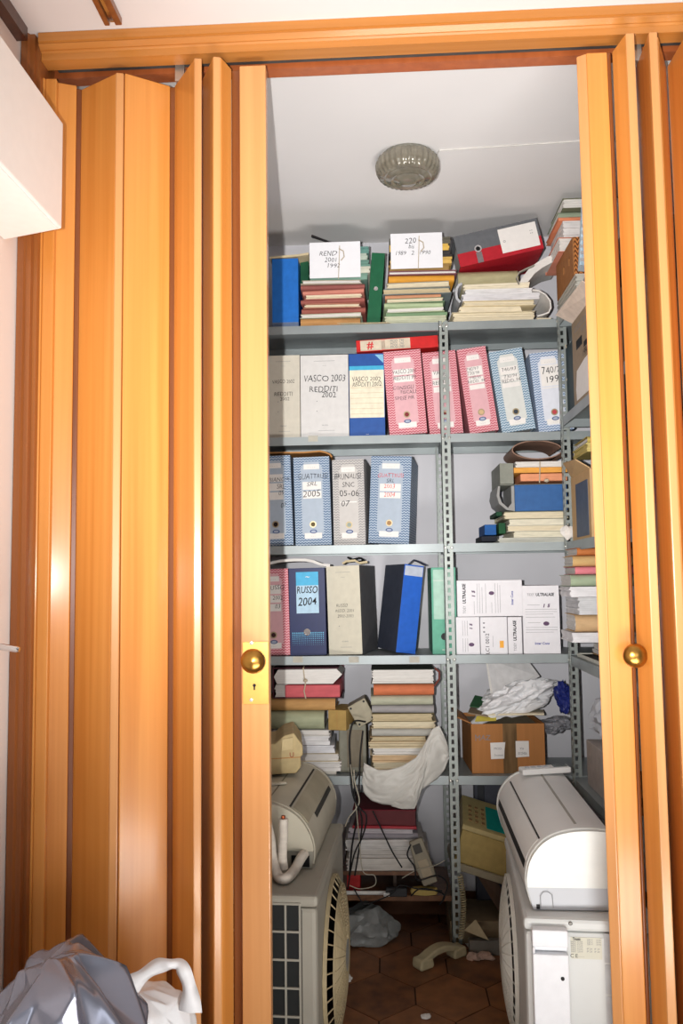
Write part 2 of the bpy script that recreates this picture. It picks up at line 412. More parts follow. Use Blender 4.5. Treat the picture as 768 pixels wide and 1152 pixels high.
# ceiling rail
t0 = PZ(125, 35, ZC); t1 = PZ(143, 32, ZC)
rl = thing('ceiling_rail', 'short brown wooden curtain rail with a metal groove on the ceiling', 'rail', (t0.x, -.075, ZC))
wR = t1.x-t0.x
rail_m = wood('rail wood', (140, 84, 44), (118, 66, 32))
B().box(0, -1.4, -.02, wR*.3, 0, -.001).box(wR*.62, -1.4, -.02, wR, 0, -.001).box(wR*.3, -1.4, -.006, wR*.62, 0, -.001).out('rail_body', rail_m, rl, bevel=.002)
B().box(wR*.34, -1.4, -.012, wR*.58, -.002, -.0062).out('metal_track', M_CHROME, rl)
# ceiling lamp of the closet
lc = PZ(458, 176, ZC)
lamp = thing('ceiling_lamp', 'round ribbed smoked glass ceiling lamp of the closet', 'lamp', lc)
glass = mat('smoked glass', (128, 122, 108), .12, .15, var=.15, scale=(30, 30, 30), spec=.8)
rib = lambda k, h: (.03 if k % 4 < 2 else 0) if -.075 < h < -.012 else 0
B().lathe([(.086, -.0005), (.088, -.01)], 40).out('base_ring', mat('lamp rim', (150, 148, 138), .3, .6), lamp, smooth=40)
B().lathe([(.084, -.0105), (.097, -.014), (.104, -.03), (.103, -.05), (.096, -.066), (.088, -.074), (.08, -.077), (.074, -.075), (.062, -.079), (.056, -.084), (.048, -.082), (.034, -.087), (.028, -.092), (.012, -.096), (.0, -.097)], 128, rib=rib).out('glass_dome', glass, lamp, smooth=25)
c0 = PZ(494, 168, ZC); c1 = PZ(662, 157, ZC)
tag(B().tube([(lc.x+.09, lc.y+.02, ZC-.003), (c0.x, c0.y, ZC-.003), (c1.x, c1.y, ZC-.003), (XR-.002, c1.y+.02, ZC-.003)], .0026, 6).out('ceiling_cable', mat('painted cable', (206, 203, 198), .8)), 'thin painted cable running across the closet ceiling from the lamp', 'cable')

# ------------------------------------------------------------------ metal shelving
YF, YR = 1.04, 1.345          # front and rear of the back shelves
SZ = [P(505, y, YF).z for y in (362, 488, 611.5, 737, 873)]   # tops of the shelves, top one first
def tray(name, x0, x1, y0, y1, z, parent, m=M_STEEL, lip=.031, axis='x'):
    b = B(); t = .0025
    b.box(x0, y0, z-t, x1, y1, z)
    b.box(x0, y0, z-lip, x1, y0+t, z-t); b.box(x0, y1-t, z-lip, x1, y1, z-t)
    b.box(x0, y0+t, z-lip, x0+t, y1-t, z-t); b.box(x1-t, y0+t, z-lip, x1, y1-t, z-t)
    b.box(x0, y0+t, z-lip, x1, y0+.014, z-lip+t); b.box(x0, y1-.014, z-lip, x1, y1-t, z-lip+t)
    return b.out(name, m, parent)
def post_mb(w, z1, flange=(1, 1), pitch=.0285, slot=(.010, .0165), t=.0022):
    """perforated angle: one slotted flange along x, one along y, both starting at the origin corner"""
    b = B(); sx, sy = flange; n = int(z1/pitch)
    for ax in (0, 1):
        sg = (sx, sy)[ax]; s0 = (w-slot[0])/2
        def bb(u0, u1, za, zb):
            if ax == 0: b.box(min(u0*sg, u1*sg), 0 if sy > 0 else -t, za, max(u0*sg, u1*sg), t if sy > 0 else 0, zb)
            else: b.box(0 if sx > 0 else -t, min(u0*sg, u1*sg), za, t if sx > 0 else 0, max(u0*sg, u1*sg), zb)
        bb(0, s0, 0, z1); bb(s0+slot[0], w, 0, z1)
        for i in range(n+1):
            za = i*pitch-(pitch-slot[1]) if i else 0
            bb(s0, s0+slot[0], max(0, za), min(z1, i*pitch))
    return b
xp0 = P(500.5, 690, YF-.004).x; PW = .034
XB0 = XL+.02
unit = thing('metal_shelving', 'grey slotted-angle metal shelving across the back wall, full of binders', 'shelving', ((XB0+XR)/2, (YF+YR)/2, 0))
ox, oy = unit.location.x, unit.location.y
XE = XR-.01
for i, z in enumerate(SZ):
    tray('shelf', XB0-ox, xp0+.012-ox, YF-oy, YR-oy, z, unit)
    tray('shelf', xp0+.016-ox, XE-ox, YF-oy, YR-oy, z, unit)
tops = SZ[0]+.004
for x, yq, fl in ((xp0, YF-.0035, (1, 1)), (xp0-.002, YR+.0035, (1, -1)), (XB0-.003, YF-.0035, (1, 1)), (XB0-.003, YR+.0035, (1, -1))):
    p = post_mb(PW, tops, fl).out('post', M_POST, unit); p.location = (x-ox, yq-oy, 0)
for z in SZ:
    for dx in (.006, .03):
        B().lathe([(.0055, 0), (.0055, .0025), (.0025, .004)], 10, Matrix.Translation((xp0+dx-ox, YF-.0036-oy, z-.0155)) @ Matrix.Rotation(pi/2, 4, 'X')).out('bolt', M_BOLT, unit)
for i, (px, py) in enumerate(((352, 493), (335, 741.5), (398, 741.5), (466, 741.5))):
    q = P(px, py+.5, YF); B().box(q.x-.018-ox, YF-.0012-oy, q.z-.011, q.x+.018-ox, YF-.0001-oy, q.z+.011).out('shelf_label', mat('shelf tag', (176, 172, 160), .6), unit)
# low chipboard shelf at the bottom
zb = P(450, 1008, YF).z
low = B().box(XB0+.006-ox, YF+.004-oy, zb-.018, xp0+.005-ox, YR-oy, zb).out('bottom_board', wood('chipboard', (120, 80, 50), (98, 64, 40), .6), unit)
# the shelving along the right-hand wall
SX = .652; YN = .16
side = thing('metal_shelving', 'grey slotted-angle metal shelving along the right wall, loaded with boxes and folders', 'shelving', ((SX+XR)/2, (YN+1.0)/2, 0))
ox2, oy2 = side.location.x, side.location.y
YS = YF-.012
SZ2 = [SZ[0]-.002, SZ[1]+.045, SZ[2]-.002, SZ[3]-.002, SZ[4]-.002]
for z in SZ2:
    tray('shelf', SX+.003-ox2, XR-.01-ox2, YN-oy2, YS-oy2, z, side, lip=.034)
for x, yq, fl in ((SX, YS+.002, (1, -1)), (SX, YN-.003, (1, 1)), (XR-.007, YN-.003, (-1, 1))):
    p = post_mb(PW, tops, fl).out('post', M_POST, side); p.location = (x-ox2, yq-oy2, 0)
for z in SZ2:
    B().lathe([(.0055, 0), (.0055, .0025), (.0025, .004)], 10, Matrix.Translation((SX-ox2, YS-.012-oy2, z-.016)) @ Matrix.Rotation(-pi/2, 4, 'Y')).out('bolt', M_BOLT, side)

# ------------------------------------------------------------------ binders
YBF = YF+.022
G_BIND = 'ring binders on the metal shelving'
PAT = {'pink': (pattern('pink chevron', (180, 84, 98), (218, 168, 174)), mat('pink panel', (212, 166, 172), .5, var=.03)),
       'blue': (pattern('blue chevron', (82, 106, 138), (174, 188, 202)), mat('blue panel', (166, 178, 192), .5, var=.03)),
       'pale': (pattern('pale chevron', (96, 128, 152), (190, 204, 214)), mat('pale panel', (206, 208, 204), .5, var=.03)),
       'pale2': (pattern('pale chevron two', (110, 134, 168), (196, 206, 220)), mat('pale panel two', (212, 215, 224), .5, var=.03)),
       'grey': (pattern('grey chevron', (150, 148, 148), (196, 192, 188)), mat('grey panel', (196, 192, 188), .5, var=.03))}
def shell(root, w, h, d, m, name='cover', fill=M_PAPER, tb=.0032):
    b = B().box(-w/2, 0, 0, w/2, tb, h).box(-w/2, tb, 0, -w/2+tb, d, h).box(w/2-tb, tb, 0, w/2, d, h)
    o = b.out(name, m, root, bevel=.001)
    B().box(-w/2+tb+.001, .02, .006, w/2-tb-.001, d-.012, h-.03).out('paper_block', fill, root)
    return o
def span(x0, x1, yt, yb, Y):
    ym = (yt+yb)/2
    a = P(x0, ym, Y).x; b = P(x1, ym, Y).x
    return (a+b)/2, b-a
def put(name, label, cat, x0, x1, ytop, z0, lean=0, Y=YBF, w=None, h=None, yaw=0, group=G_BIND, xb=None):
    """stand a binder on a shelf; x0, x1 are its left and right edge at mid height"""
    cx, w_ = span(x0, x1, ytop, ytop+90, Y)
    w = w or w_
    h = h or (P((x0+x1)/2, ytop, Y).z-z0)
    r = thing(name, label, cat, (cx-math.tan(lean)*h/2, Y+abs(sin(yaw))*w/2, z0+abs(sin(lean))*w/2+.0006), (0, lean, yaw), group)
    return r, w, h
def patbinder(label, kind, x0, x1, ytop, z0, lines, lean=0, yaw=0, ring=(120, 40, 44), plates=(.60, .72, .84), ink=None, h=None, Y=YBF, d=.27):
    r, w, h = put('ring_binder', label, 'binder', x0, x1, ytop, z0, lean, Y, h=h, yaw=yaw)
    mp_, mq = PAT[kind]
    shell(r, w, h, d, mp_)
    f = -.0006
    a, c = w*.30, .022
    pts = [(-a, .045), (-a+.012, .034), (-a+.012, .022), (a-.012, .022), (a-.012, .034), (a, .045), (a, h-.04), (a-.01, h-.03), (a-.014, h-.018), (-a+.014, h-.018), (-a+.01, h-.03), (-a, h-.04)]
    B().prism(pts, 'xz', f, 0).out('spine_panel', mq, r)
    B().box(-a*.72, -.0012, h-.047, a*.72, -.0007, h-.028).out('title_plate', M_LABEL, r)
    text('. . . .', .016, M_INKG, r, 0, -.0014, h-.036, 'printed_text', shear=0)
    for k in range(len(plates)-1):
        B().box(-a*.86, -.0011, h*(plates[k]+.008), a*.86, -.0007, h*(plates[k+1]-.008)).out('paper_label', M_LABEL, r)
    for (s, sz, zz, m, dx, *st) in lines:
        text(s, sz, m or M_INK, r, dx*w, -.0018, zz*h, 'handwriting', shear=.1, wob=.16, bold=-.0002, sx=(st[0] if st else 1)*.9, maxw=w*(.86-abs(dx)*1.5))
    M = Matrix.Translation((0, -.0006, h*.235)) @ Matrix.Rotation(pi/2, 4, 'X')
    rg = B().lathe([(.0125, 0), (.0125, .0022), (.0085, .0022), (.0085, .0006)], 20, M).out('finger_ring', mat('ring metal', (172, 156, 124), .35, .5), r, smooth=40)
    B().lathe([(.0084, 0), (.0084, .0007)], 16, M).out('ring_hole', mat('ring hole %d %d' % ring[:2], ring, .5), rg)
    ov = B(); M2 = Matrix.Translation((.001, -.0006, h*.155)) @ Matrix.Rotation(pi/2, 4, 'X') @ Matrix.Scale(.55, 4, (0, 1, 0))
    ov.lathe([(.0135, 0), (.0135, .0009)], 20, M2).out('emblem', mat('emblem blue', (62, 82, 128), .5), r)
    M3 = Matrix.Translation((.001, -.0014, h*.155)) @ Matrix.Rotation(pi/2, 4, 'X') @ Matrix.Scale(.5, 4, (0, 1, 0))
    B().lathe([(.0095, 0), (.0095, .0005)], 20, M3).out('emblem_centre', mat('emblem pale', (160, 170, 190), .5), r)
    B().box(-a*.8, -.0012, .026, a*.8, -.0007, .046).out('base_plate', M_LABEL, r)
    text('. . .', .014, M_INKG, r, 0, -.0014, .037, 'printed_text', shear=0)
    return r
def boxfile(label, x0, x1, ytop, z0, c, lines, lean=0, yaw=0, Y=YBF, w=None, d=.27, side=None):
    r, w, h = put('box_file', label, 'box file', x0, x1, ytop, z0, lean, Y, w=w, yaw=yaw)
    m = mat('file grey %d %d' % (c[0], c[2]), c, .6, var=.03)
    B().box(-w/2, 0, 0, w/2, .003, h).out('spine', m, r, bevel=.0008)
    sm = side or mat('file side', (92, 92, 94), .6, var=.05)
    B().box(-w/2, .0032, 0, -w/2+.003, d, h).out('side_board', sm, r); B().box(w/2-.003, .0032, 0, w/2, d, h).out('side_board', sm, r)
    B().box(-w/2+.0035, .01, .004, w/2-.0035, d-.01, h-.025).out('paper_block', M_PAPER, r)
    text('.....', .014, M_INKG, r, 0, -.0008, h*.88, 'printed_text', shear=0)
    text('ooooo', .0085, M_INKG, r, 0, -.0008, h*.148, 'printed_text', shear=0)
    B().box(-w*.22, -.0005, h*.925, w*.22, 0, h*.928).box(-w*.14, -.0005, h*.08, w*.2, 0, h*.083).out('printed_rule', M_INKG, r)
    for zz in (.31, .43): text('.', .03, M_INKG, r, -w*.16, -.0008, h*zz+.01, 'printed_text', shear=0)
    for (s, sz, zz, m_, dx, *st) in lines:
        text(s, sz, m_ or M_INK, r, dx*w, -.0012, zz*h, 'handwriting', shear=.1, wob=.16, bold=-.0002, sx=(st[0] if st else 1)*.9, maxw=w*(.86-abs(dx)*1.5))
    return r, w, h
z2 = SZ[1]
boxfile('grey box file marked REDDITI 2002, at the left end of its shelf', 300, 337.3, 400, z2, (196, 190, 176),
        [('VASCO 2002', .020, .68, None, 0, .85), ('REDDITI', .021, .53, None, 0), ('2002', .021, .47, None, .04)])
boxfile('wide pale grey box file marked VASCO 2003 REDDITI 2002', 338, 392, 399.5, z2, (206, 204, 202),
        [('VASCO 2003', .034, .71, M_INK, 0), ('REDDITI', .031, .58, M_INK, -.02, 1.05), ('2002', .031, .51, M_INK, .08)])
# blue and cream binder
r, w, h = put('ring_binder', 'blue ring binder with a cream lined label marked VASCO 2002', 'binder', 392.6, 432.5, 398, z2)
shell(r, w, h, .27, mat('binder blue', (40, 82, 152), .45))
B().box(-w*.485, -.0008, h*.225, w*.485, 0, h*.80).out('spine_label', mat('cream label', (226, 218, 196), .6), r)
B().box(-w*.485, -.0009, h*.80, w*.485, 0, h*.85).out('label_band', mat('cyan band', (66, 168, 206), .5), r)
B().prism([(w*.24, h*.985), (w*.48, h*.985), (w*.48, h*.88)], 'xz', -.0009, 0).out('corner_mark', mat('cyan corner', (130, 184, 214), .5), r)
bl = B()
for k in range(6): bl.box(-w*.46, -.0012, h*(.27+k*.063), w*.46, -.0008, h*(.27+k*.063)+.0012)
bl.out('ruled_line', mat('label rule', (196, 176, 140), .6), r)
text('VASCO 2002', .027, M_INK, r, -.02*w, -.0016, h*.69, wob=.16, bold=-.0002, maxw=w*.8)
text('REDDITI 2002', .027, M_INK, r, 0, -.0016, h*.625, wob=.16, bold=-.0002, maxw=w*.82)
text('....', .012, M_LABEL, r, 0, -.001, h*.035, 'printed_text', shear=0)
patbinder('pink patterned ring binder in full view left of the slotted post, marked REDDITI 99', 'pink', 434.2, 476.6, 395.5, z2,
          [('VASCO 2000', .021, .745, None, .02, .85), ('REDDITI 99', .021, .67, None, .02, .9), ('CONSIGLI', .02, .555, None, -.04), ('FISCALI', .02, .5, None, .08), ('SPESE MR', .02, .43, None, -.02)],
          lean=-.062, plates=(.615, .70, .785))
patbinder('pink patterned ring binder standing half behind the slotted post', 'pink', 478.8, 516.6, 396.5, z2,
          [('VASC', .021, .745, None, -.05), ('98', .021, .70, None, .08), ('REDDIT', .021, .62, None, -.04, .9), ('98', .021, .555, None, .06)], lean=-.075, plates=(.5, .58, .67, .77), Y=YF+.04)
patbinder('pink patterned ring binder leaning left beside the slotted post, on its right', 'pink', 520.8, 553.4, 392.5, z2,
          [('740/97', .019, .75, None, -.08), ('730/98', .018, .70, None, -.06), ('740/95', .018, .645, None, -.02), ('REDD. 94', .018, .60, None, .0)], lean=-.128, ring=(200, 170, 130), plates=(.5, .57, .66, .785))
patbinder('grey-blue patterned binder with a dark ring hole, leaning left', 'pale', 556.8, 594.8, 395, z2,
          [('740/93', .022, .755, None, 0), ('730/94', .02, .67, None, .02), ('REDD. 94', .019, .615, None, .02)], lean=-.138, ring=(60, 66, 74), plates=(.53, .60, .69, .80))
patbinder('pale blue patterned binder marked 1995, next to the right-hand slotted post', 'pale2', 600.5, 640.5, 397, z2,
          [('740/7', .036, .76, None, .04, .95), ('1995', .036, .645, None, .1)], lean=-.09, ring=(184, 70, 78), plates=(.53, .56, .84))
# third shelf
z3 = SZ[2]
patbinder('blue patterned ring binder at the left end of the third shelf', 'blue', 290, 328, 513.5, z3,
          [('BIANCHI', .022, .73, None, .15), ('SRL', .024, .65, None, .2), ('05', .024, .58, None, .2), ('07', .026, .44, None, .25)], lean=-.03, ring=(30, 20, 20), plates=(.5, .6, .7, .8))
patbinder('blue patterned ring binder marked 2005 in black marker', 'blue', 331.0, 371.5, 514.5, z3,
          [('GUATTRUSI', .029, .775, None, .03, .88), ('SRL', .026, .69, None, .0, 1.15), ('2005', .037, .58, None, -.02)], lean=-.02, ring=(90, 76, 40), plates=(.52, .62, .725))
patbinder('light grey patterned ring binder marked 05-06 07', 'grey', 374.0, 410.0, 517, z3,
          [('BRUNALISI', .030, .80, None, -.02, .92), ('SNC', .027, .70, None, 0), ('05-06', .034, .60, None, .02, 1.05), ('07', .034, .48, None, -.12)], lean=-.01, yaw=-.10, ring=(150, 160, 150), plates=(.5, .501))
patbinder('blue patterned ring binder leaning right with red handwriting', 'blue', 415.5, 461.5, 514, z3,
          [('GUATTRUSI', .024, .775, M_RED, .0, .86), ('SRL', .022, .715, None, .0), ('2003', .024, .65, M_RED, -.02), ('2004', .024, .555, M_RED, -.02)], lean=.05, yaw=-.13, ring=(160, 122, 80), plates=(.51, .59, .69))
# fourth shelf
z4 = SZ[3]
patbinder('pink patterned ring binder at the left end of the fourth shelf beside the navy binder', 'pink', 289, 325, 640.5, z4,
          [('RUSSO', .024, .78, None, .1), ('2002', .022, .66, None, .15), ('03', .026, .56, None, .15)], lean=-.02, ring=(60, 30, 34), plates=(.5, .6, .7, .82))
r, w, h = put('ring_binder', 'navy blue ring binder with a light blue label marked RUSSO 2004', 'binder', 325.5, 366, 639.5, z4, lean=-.015)
shell(r, w, h, .27, mat('navy card', (22, 34, 82), .4))
B().box(-w*.30, -.0008, h*.48, w*.32, 0, h*.955).out('spine_label', mat('sky label', (176, 206, 226), .55), r)
B().box(-w*.30, -.0010, h*.80, w*.32, -.0008, h*.955).out('label_band', mat('cyan label head', (76, 172, 214), .5), r)
text('~', .03, M_LABEL, r, 0, -.0014, h*.9, 'printed_mark', shear=.4)
text('RUSSO', .043, M_INK, r, .0, -.0014, h*.745, wob=.1, bold=.0004, maxw=w*.58)
text('2004', .046, M_INK, r, .0, -.0014, h*.61, wob=.1, bold=.0004, maxw=w*.52)
db = B()
for a in range(7):
    for q in range(16):
        s_ = .0022*(1-a*.11)
        if abs(q-7.5) < 1.3 and a == 0: continue
        xx = -w*.42+q*(w*.84/15); zz = h*.255-a*.0072; db.box(xx-s_, -.0006, zz-s_, xx+s_, 0, zz+s_)
db.out('dot_print', mat('dot print', (98, 172, 208), .5), r)
B().lathe([(.0125, 0), (.0125, .0022), (.0085, .0022), (.0085, .0006)], 20, Matrix.Translation((-.003, -.0002, h*.265)) @ Matrix.Rotation(pi/2, 4, 'X')).out('finger_ring', M_CHROME, r, smooth=40)
r, w, h = boxfile('cream box file with a dark side, marked RUSSO REDD., leaning slightly left', 367.2, 406, 637, z4, (206, 200, 182),
        [('RUSSO', .016, .55, None, -.06), ('REDD. 2001', .016, .49, None, .02), ('2002-2003', .016, .43, None, .04)], lean=-.025, yaw=-.22, d=.25)
r, w, h = put('box_file', 'bright blue box file leaning to the right against the green binder', 'box file', 450, 473, 636.5, z4, lean=.125, yaw=.30)
B().box(-w/2, 0, 0, w/2, .003, h).out('spine', mat('bright blue', (36, 92, 186), .45), r, bevel=.0008)
B().box(-w/2, .0032, 0, -w/2+.003, .24, h).box(w/2-.003, .0032, 0, w/2, .24, h).box(-w/2+.003, .237, 0, w/2-.003, .24, h).out('case', mat('dark slate', (70, 76, 92), .6), r)
B().box(-w/2+.0035, .01, .004, w/2-.0035, .23, h-.02).out('paper_block', M_PAPER, r)
B().box(-w/2+.003, -.0008, h*.875, w/2-.002, 0, h*.985).out('spine_label', mat('pale strip', (178, 186, 200), .5), r)
r, w, h = put('ring_binder', 'mint green ring binder with a black edge, next to the slotted post', 'binder', 485.5, 513, 638.5, z4, Y=YF+.04)
shell(r, w, h, .27, mat('mint card', (96, 168, 142), .5))
B().box(-w*.42, -.0008, h*.40, w*.44, 0, h*.975).out('spine_label', mat('pale mint', (170, 204, 188), .55), r)
B().box(-w*.42, -.001, h*.845, w*.44, -.0008, h*.85).out('printed_rule', M_LABEL, r)
B().lathe([(.013, 0), (.013, .001)], 20, Matrix.Translation((.0, -.0002, h*.20)) @ Matrix.Rotation(pi/2, 4, 'X')).out('finger_hole', M_BLACK, r)
text('ooo', .012, M_LABEL, r, 0, -.0006, h*.05, 'printed_text', shear=0)
# top shelf: blue binder, green binder
z1 = SZ[0]
r, w, h = put('ring_binder', 'plain blue ring binder at the left end of the top shelf', 'binder', 306, 335.5, 291, z1)
shell(r, w, h, .26, mat('plain blue', (34, 104, 186), .45), fill=M_OLD)
B().box(-w*.5, -.0008, 0, w*.5, 0, .022).out('base_band', mat('grey blue band', (96, 112, 140), .5), r)
r, w, h = put('ring_binder', 'slim dark green ring binder wedged upright between two paper piles on the top shelf', 'binder', 414.5, 431, 285, z1, lean=.085, w=.050)
shell(r, w, h, .26, mat('dark green', (30, 92, 62), .45), fill=M_OLD)
B().lathe([(.008, 0), (.008, .002)], 16, Matrix.Translation((.0, -.0002, h*.50)) @ Matrix.Rotation(pi/2, 4, 'X') ).out('finger_ring', M_CHROME, r)

# ------------------------------------------------------------------ paper piles
def layers(root, w, d, h, m, name='paper_sheets', k=None, inset=.004, seed=0, y0=.0):
    rg = random.Random(seed); k = k or max(2, int(h/.0035)); b = B(); t = h/k
    for i in range(k):
        a, c, e = rg.uniform(0, .007), rg.uniform(0, .007), rg.uniform(0, .006)
        b.box(-w/2+inset+a, y0+inset+e, i*t, w/2-inset-c, d-inset, (i+1)*t-.0003)
    return b
_seed = [11]
def folder(label, x0, x1, za, zb, Y, d, kind, c, pc=None, name='paper_folder', cat='folder', group=None, yaw=0, dx=0):
    """one folder lying flat; 'fold' shows its rounded folded edge, 'open' shows the sheets, 'paper' is a bare sheaf"""
    _seed[0] += 1; sd = _seed[0]
    w = x1-x0; h = zb-za-.0006
    m = paper('c%d_%d_%d' % c, c); pm = pc or M_PAPER
    if kind == 'paper':
        o = layers(None, w, d, h, m, k=max(2, int(h/.005)), seed=sd, inset=0).out('paper_stack', m)
        o.location = ((x0+x1)/2, Y, za+.0003); o.rotation_euler = (0, 0, yaw)
        return tag(o, label, 'papers', group)
    r = thing(name, label, cat, ((x0+x1)/2, Y, za+.0003), (0, 0, yaw), group)
    t = min(.0016, h*.18)
    if kind == 'fold':
        n = 6; out_ = [(d, 0)]; R = h/2
        pts = [(d, 0)]+[(R-R*sin(pi*i/n), R-R*cos(pi*i/n)) for i in range(n+1)]+[(d, h)]
        pi_ = [(d, h-t)]+[(R-(R-t)*sin(pi*i/n), R+(R-t)*cos(pi*i/n)) for i in range(n+1)]+[(d, t)]
        B().prism(pts+pi_, 'yz', -w/2, w/2).out('cover', m, r, smooth=40)
        q = layers(None, w, d, h-2*t-.0006, pm, seed=sd, inset=.003, y0=h*.5).out('paper_sheets', pm, r); q.location = (0, 0, t+.0003)
    else:
        rg = random.Random(sd); b = B()
        b.box(-w/2, 0, 0, w/2, d, t); b.box(-w/2+rg.uniform(0, .006), rg.uniform(.0, .006), h-t, w/2-rg.uniform(0, .006), d, h)
        b.box(-w/2, d-t, t, w/2, d, h-t)
        b.out('cover', m, r)
        q = layers(None, w, d-.004, h-2*t-.0006, pm, seed=sd, inset=.003).out('paper_sheets', pm, r); q.location = (0, 0, t+.0003)
    return r
ORD = ['lowest', 'second from the bottom', 'third from the bottom', 'fourth from the bottom', 'fifth from the bottom', 'sixth from the bottom', 'seventh from the bottom', 'eighth from the bottom', 'ninth from the bottom', 'tenth from the bottom', 'eleventh from the bottom', 'twelfth from the bottom']
def pile(where, group, z0, Y, d, items, seed=1):
    """items from the bottom: (y of its top, x left, x right, kind, colour, words[, sheet material])"""
    rg = random.Random(seed); z = z0
    for i, it in enumerate(items):
        yt, x0, x1, kind, c, words = it[:6]
        zt = P((x0+x1)/2, yt, Y).z
        a = P(x0, yt, Y).x; b = P(x1, yt, Y).x
        folder('%s, %s of the %s' % (words, ORD[i], where), a, b, z, zt, Y+rg.uniform(.0, .009), d, kind, c, it[6] if len(it) > 6 else None, group=group, yaw=rg.uniform(-.05, .05))
        z = zt
    return z
# --- first pile on the top shelf
YP = YF+.018
zA = pile('reddish pile', 'folders of the reddish pile', z1, YP, .25, [
    (356.5, 338, 405, 'fold', (186, 138, 86), 'tan folder'),
    (351.5, 337, 407, 'open', (196, 200, 176), 'pale folder with white sheets'),
    (345.5, 339, 411, 'fold', (146, 84, 74), 'brown-red folder'),
    (340.5, 341, 406, 'open', (190, 128, 108), 'salmon folder', M_CREAM),
    (335.5, 338, 410, 'fold', (150, 86, 78), 'dull red folder'),
    (329.5, 342, 408, 'open', (202, 126, 116), 'pink-salmon folder', M_CREAM),
    (324.5, 340, 409, 'fold', (196, 128, 112), 'rosy folder'),
    (319.0, 338, 410, 'fold', (140, 82, 76), 'dark red folder'),
    (314.5, 338, 407, 'open', (188, 176, 156), 'grey-beige folder')])
def tied_bundle(label, x0, x1, yt, z0, d, cols, sheet, txt, knot, lab, under):
    a = P(x0, yt, YP).x; b = P(x1, yt, YP).x; zt = P((x0+x1)/2, yt, YP).z
    r = thing('tied_bundle', label, 'bundle', ((a+b)/2, YP, z0+.0004), (0, 0, 0), 'tied bundles with a label sheet')
    w = b-a; h = zt-z0-.001; n = len(cols)
    for i, c in enumerate(cols):
        m = paper('c%d_%d_%d' % c, c); q = layers(None, w*(.97+.03*((i*7) % 3)/2), d, h/n-.0004, m, k=3, seed=i*5+n, inset=0).out('folder', m, r); q.location = ((-.004, .003, .0)[i % 3], .006, i*h/n)
    # hanging label sheet, folded over the top and down over the front
    s0, s1, sy0, sy1 = sheet
    xa_, xb_ = P(s0, sy0, YP).x-r.location.x, P(s1, sy0, YP).x-r.location.x
    zt_ = P(s0, sy0, YP).z-r.location.z; zb_ = P(s0, sy1, YP).z-r.location.z
    sh_ = B().box(xa_, -.0022, zb_, xb_, -.0010, zt_).out('label_sheet', mat('label sheet', (228, 228, 232), .7, var=.01), r)
    for (s, sz, fx, fz) in txt:
        text(s, sz, M_INK, r, xa_+(xb_-xa_)*fx, -.0028, zb_+(zt_-zb_)*fz, wob=.16, bold=-.0002, shear=.2)
    kx = xa_+(xb_-xa_)*knot
    B().tube([(kx+.003, .04, h+.002), (kx+.003, -.003, h+.001), (kx+.001, -.0045, h*.6), (kx-.003, -.0042, 0.0), (kx-.003, -.0035, zb_)], .0016, 6).out('string', M_STRING, r)
    B().tube([(kx, -.0055, zt_-.028), (kx+.017, -.006, zt_-.038), (kx+.02, -.006, zt_-.06), (kx+.008, -.0055, zt_-.074)], .002, 6).out('string_loop', M_STRING, r)
    return r
tied_bundle('bundle of green folders tied with string, its white label sheet marked 1992', 347, 416, 277, zA, .24,
            [(118, 150, 136), (196, 196, 180), (104, 140, 128), (170, 182, 170), (96, 138, 130)], (348, 405, 273.5, 313.5),
            [('REND', .026, .36, .68), ('2001', .024, .42, .50), ('1992', .026, .46, .33)], .58, None, None)
zq = P(375, 277, YP).z
o = B().quad([P(350, 266, YP+.03), P(372, 274.5, YP+.03), P(372, 276, YP+.2)+Vector((0, 0, .002)), P(350, 268, YP+.2)+Vector((0, 0, .0))], .004).out('document_cover', mat('black card', (34, 26, 30), .6))
o.location.z += .003
tag(o, 'black card cover lying tilted on top of the green tied bundle', 'folder')
# loose papers between blue binder and pile
zb0 = P(320, 291, YBF).z
o = B().ribbon([(P(303, 287, YP).x, zb0+.006), (P(318, 287, YP).x, zb0+.009), (P(335, 286, YP).x, zb0+.012), (P(347, 283, YP).x, zb0+.018)], .008, YP+.005, YP+.2).out('paper_stack', M_OLD)
tag(o, 'yellowed loose papers lying over the plain blue binder', 'papers')
o = B().box(P(337, 300, YP+.05).x, YP+.07, zA+.001, P(346.5, 300, YP+.05).x, YP+.25, P(340, 290, YP+.05).z).out('paper_folder', paper('dark green', (30, 84, 58)), bevel=.002)
tag(o, 'small dark green folder standing between the blue binder and the 1992 bundle', 'folder')
# --- second pile
zB = pile('green pile', 'folders of the green pile', z1, YP, .25, [
    (355, 432, 502, 'paper', (196, 198, 172), 'greenish white sheaf'),
    (350.5, 434, 503, 'fold', (118, 146, 112), 'green folder'),
    (345, 434, 500, 'open', (184, 196, 160), 'pale green folder', M_PAPER),
    (340, 432, 498, 'fold', (168, 184, 146), 'light green folder'),
    (334.5, 434, 500, 'open', (122, 148, 116), 'dark green folder', M_CREAM),
    (330, 433, 496, 'fold', (196, 140, 106), 'thin orange folder'),
    (323, 430, 508, 'open', (122, 134, 136), 'slate grey folder', M_OLD),
    (316.5, 434, 506, 'open', (160, 156, 140), 'grey-beige folder', M_CREAM),
    (308, 437, 511, 'fold', (212, 150, 54), 'yellow-orange folder'),
    (303.5, 436, 514, 'open', (140, 92, 100), 'mauve folder')], seed=3)
tied_bundle('bundle of yellow and dark folders tied with string, its label sheet marked 220', 436, 508, 266, zB, .24,
            [(150, 120, 70), (206, 170, 92), (60, 56, 54), (214, 176, 84), (96, 92, 80)], (439, 497, 263.5, 303),
            [('220', .027, .38, .78), ('bis', .022, .40, .62), ('1989   2   1990', .022, .42, .44)], .54, None, None)
q0, q1, q2, q3 = P(379, 366, YF-.012), P(424, 359.5, YF-.012), P(470, 355, YF+.12), P(430, 358, YF+.12)
for q in (q2, q3): q.z = z1+.028
